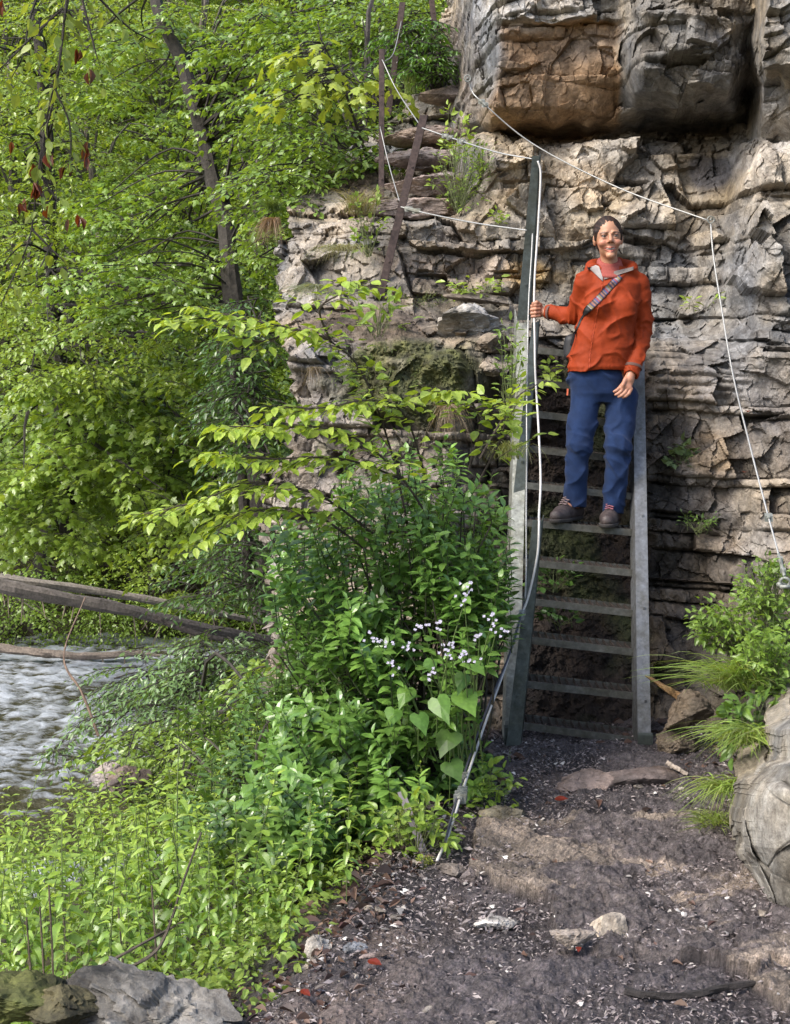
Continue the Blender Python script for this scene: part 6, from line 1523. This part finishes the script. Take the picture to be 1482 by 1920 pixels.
# ---- boots
M_BOOT = simple('boot_leather', (.055, .040, .038), .6, nscale=60, amt=.5, bumps=.3, bdist=.003); M_SOLE = simple('boot_sole', (.035, .03, .028), .8); M_LACE = simple('boot_lace', (.16, .11, .11), .7)
ztr = lambda px: float(np.interp(px, [984, 1190], [P(984, 974, 7.5).z, P(1190, 993, 7.49).z]))+.004
for (ax_, ay_, tx, ty, zt, pink) in [(1080, 7.665, 1044, 7.475, ztr(1055), 0), (1150, 7.66, 1138, 7.425, ztr(1142), 1)]:
    h_ = UV(P(ax_, 955, ay_)); t_ = UV(P(tx, 955, ty)); h_[2] = t_[2] = zt; d = unit(t_-h_); t_ = h_+d*.235; n_ = np.cross((0, 0, 1), d); u_ = np.array([0, 0, 1.])
    v = Vox(np.minimum(h_, t_)-.08, np.maximum(h_, t_)+np.array([.08, .08, .20]), .0036)
    v.chain([h_+u_*.045, h_+d*.09+u_*.048, h_+d*.17+u_*.042, t_+u_*.036], [.040, .041, .045, .034], .02)
    v.chain([h_+u_*.05, h_+d*.008+u_*.135], [.043, .047], .02); v.cap(h_+d*.045+u_*.11, h_+d*.12+u_*.062, .030, .026, .025)
    v.cap(h_+d*.01+u_*.19, h_+d*.012+u_*.15, .036, .030, .006, True)
    sl, x, y, z = v.sub(v.lo, v.lo+v.h*v.n); v.F[sl] = np.maximum(v.F[sl], zt+.014-z)
    bv, bq = v.mesh(); bt = hk(mobj('boot', npmesh('boot', bv, bq, M_BOOT, None, True)))
    v = Vox(np.minimum(h_, t_)-.08, np.maximum(h_, t_)+np.array([.08, .08, .06]), .0036)
    v.chain([h_+u_*.02, h_+d*.10+u_*.02, h_+d*.17+u_*.02, t_+u_*.02], [.043, .040, .049, .040], .02)
    sl, x, y, z = v.sub(v.lo, v.lo+v.h*v.n); v.F[sl] = np.maximum(v.F[sl], np.maximum(z-(zt+.020), zt+.001-z)); bv, bq = v.mesh()
    hk(mobj('sole', npmesh('sole', bv, bq, M_SOLE, None, False)), bt)
    mb = MB()
    for k in range(6):
        q = h_+d*(.062+.016*k)+u_*(.137-.0105*k); w = .022; q = q+d*.012+u_*.010; mb.tube([q-n_*w, q+d*.004+u_*.006, q+n_*w+d*.010], .0034, 5); mb.tube([q+n_*w, q+d*.006+u_*.007, q-n_*w+d*.010], .0034, 5)
    lc = hk(mb.obj('lace', M_LACE if not pink else simple('boot_lace_pink', (.24, .08, .10), .7)), bt)
    mb = MB(); mb.tube([h_+u_*.10, h_+d*.0+u_*.21], [.048, .044], 16, cap=False); hk(mb.obj('sock', simple('sock', (.12, .10, .12), .9)), bt)
# ---- camera strap and bag (carried, so a thing of its own)
bag = empty('camera_bag', P(1062, 650, 7.7), 'black pouch carried on a colourful woven strap across the orange jacket', 'bag')
def sp2(o): o.parent = bag; o.matrix_parent_inverse = Matrix.Translation(-Vector(bag.location)); return o
def strapmat():
    m, nt, b = mat('woven_strap'); g = N(nt, 'ShaderNodeNewGeometry'); dt = N(nt, 'ShaderNodeVectorMath', operation='DOT_PRODUCT')
    dd = unit(J(1097, 580, 7.5)-J(1160, 520, 7.5)); dt.inputs[1].default_value = tuple(dd); nt.links.new(g.outputs['Position'], dt.inputs[0])
    mm_ = N(nt, 'ShaderNodeMath', operation='MULTIPLY'); mm_.inputs[1].default_value = 14.0; nt.links.new(dt.outputs['Value'], mm_.inputs[0])
    fr = N(nt, 'ShaderNodeMath', operation='FRACT'); nt.links.new(mm_.outputs[0], fr.inputs[0])
    r = ramp(nt, fr.outputs[0], [(0, (.05, .04, .06)), (.12, (.24, .11, .08)), (.25, (.05, .045, .09)), (.38, (.20, .15, .07)), (.52, (.24, .23, .24)), (.66, (.24, .06, .08)), (.8, (.07, .08, .18)), (.92, (.22, .13, .10))])
    r.node.color_ramp.interpolation = 'CONSTANT'; nt.links.new(r, b.inputs['Base Color']); b.inputs['Roughness'].default_value = .85; return m
o = band('strap', [(1163,517),(1150,531),(1135,547),(1120,563),(1104,578)], [6.5, 6.5, 6.5], strapmat(), None, 34, .007, .003, 6); o.parent = None; sp2(o)
M_BLK = simple('black_nylon', (.012, .012, .014), .6)
o = band('strap_pad', [(1105,577),(1100,583),(1095,590)], [6.5, 6, 3], M_BLK, None, 12, .009, .004, 5); o.parent = None; sp2(o)
o = band('strap', [(1096,589),(1090,598),(1084,611),(1076,630),(1071,648)], [2, 1.8, 1.8], M_BLK, None, 20, .006, .003, 4); o.parent = None; sp2(o)
v = Vox(J(1062, 650, 7.70)-np.array([.10, .12, .12]), J(1062, 650, 7.70)+np.array([.12, .12, .12]), .005); v.cap(J(1072, 640, 7.68), J(1071, 664, 7.68), .040, .042, .02); v.ell(J(1074, 652, 7.72), (.05, .05, .065), .02)
bv, bq = v.mesh(); sp2(mobj('pouch', npmesh('pouch', bv, bq, M_BLK, None, True)))
# small red tag at the trouser pocket
mb = MB(); mb.box(J(1064.5, 735, 7.55), V3(.004, 0, 0), V3(0, .004, 0), V3(.001, 0, .018)); hk(mb.obj('zip_pull', simple('red_tag', (.6, .13, .06), .6)), TRO)
# the steps' handrail cable passes through her hand at J(1002.5,583,7.795)
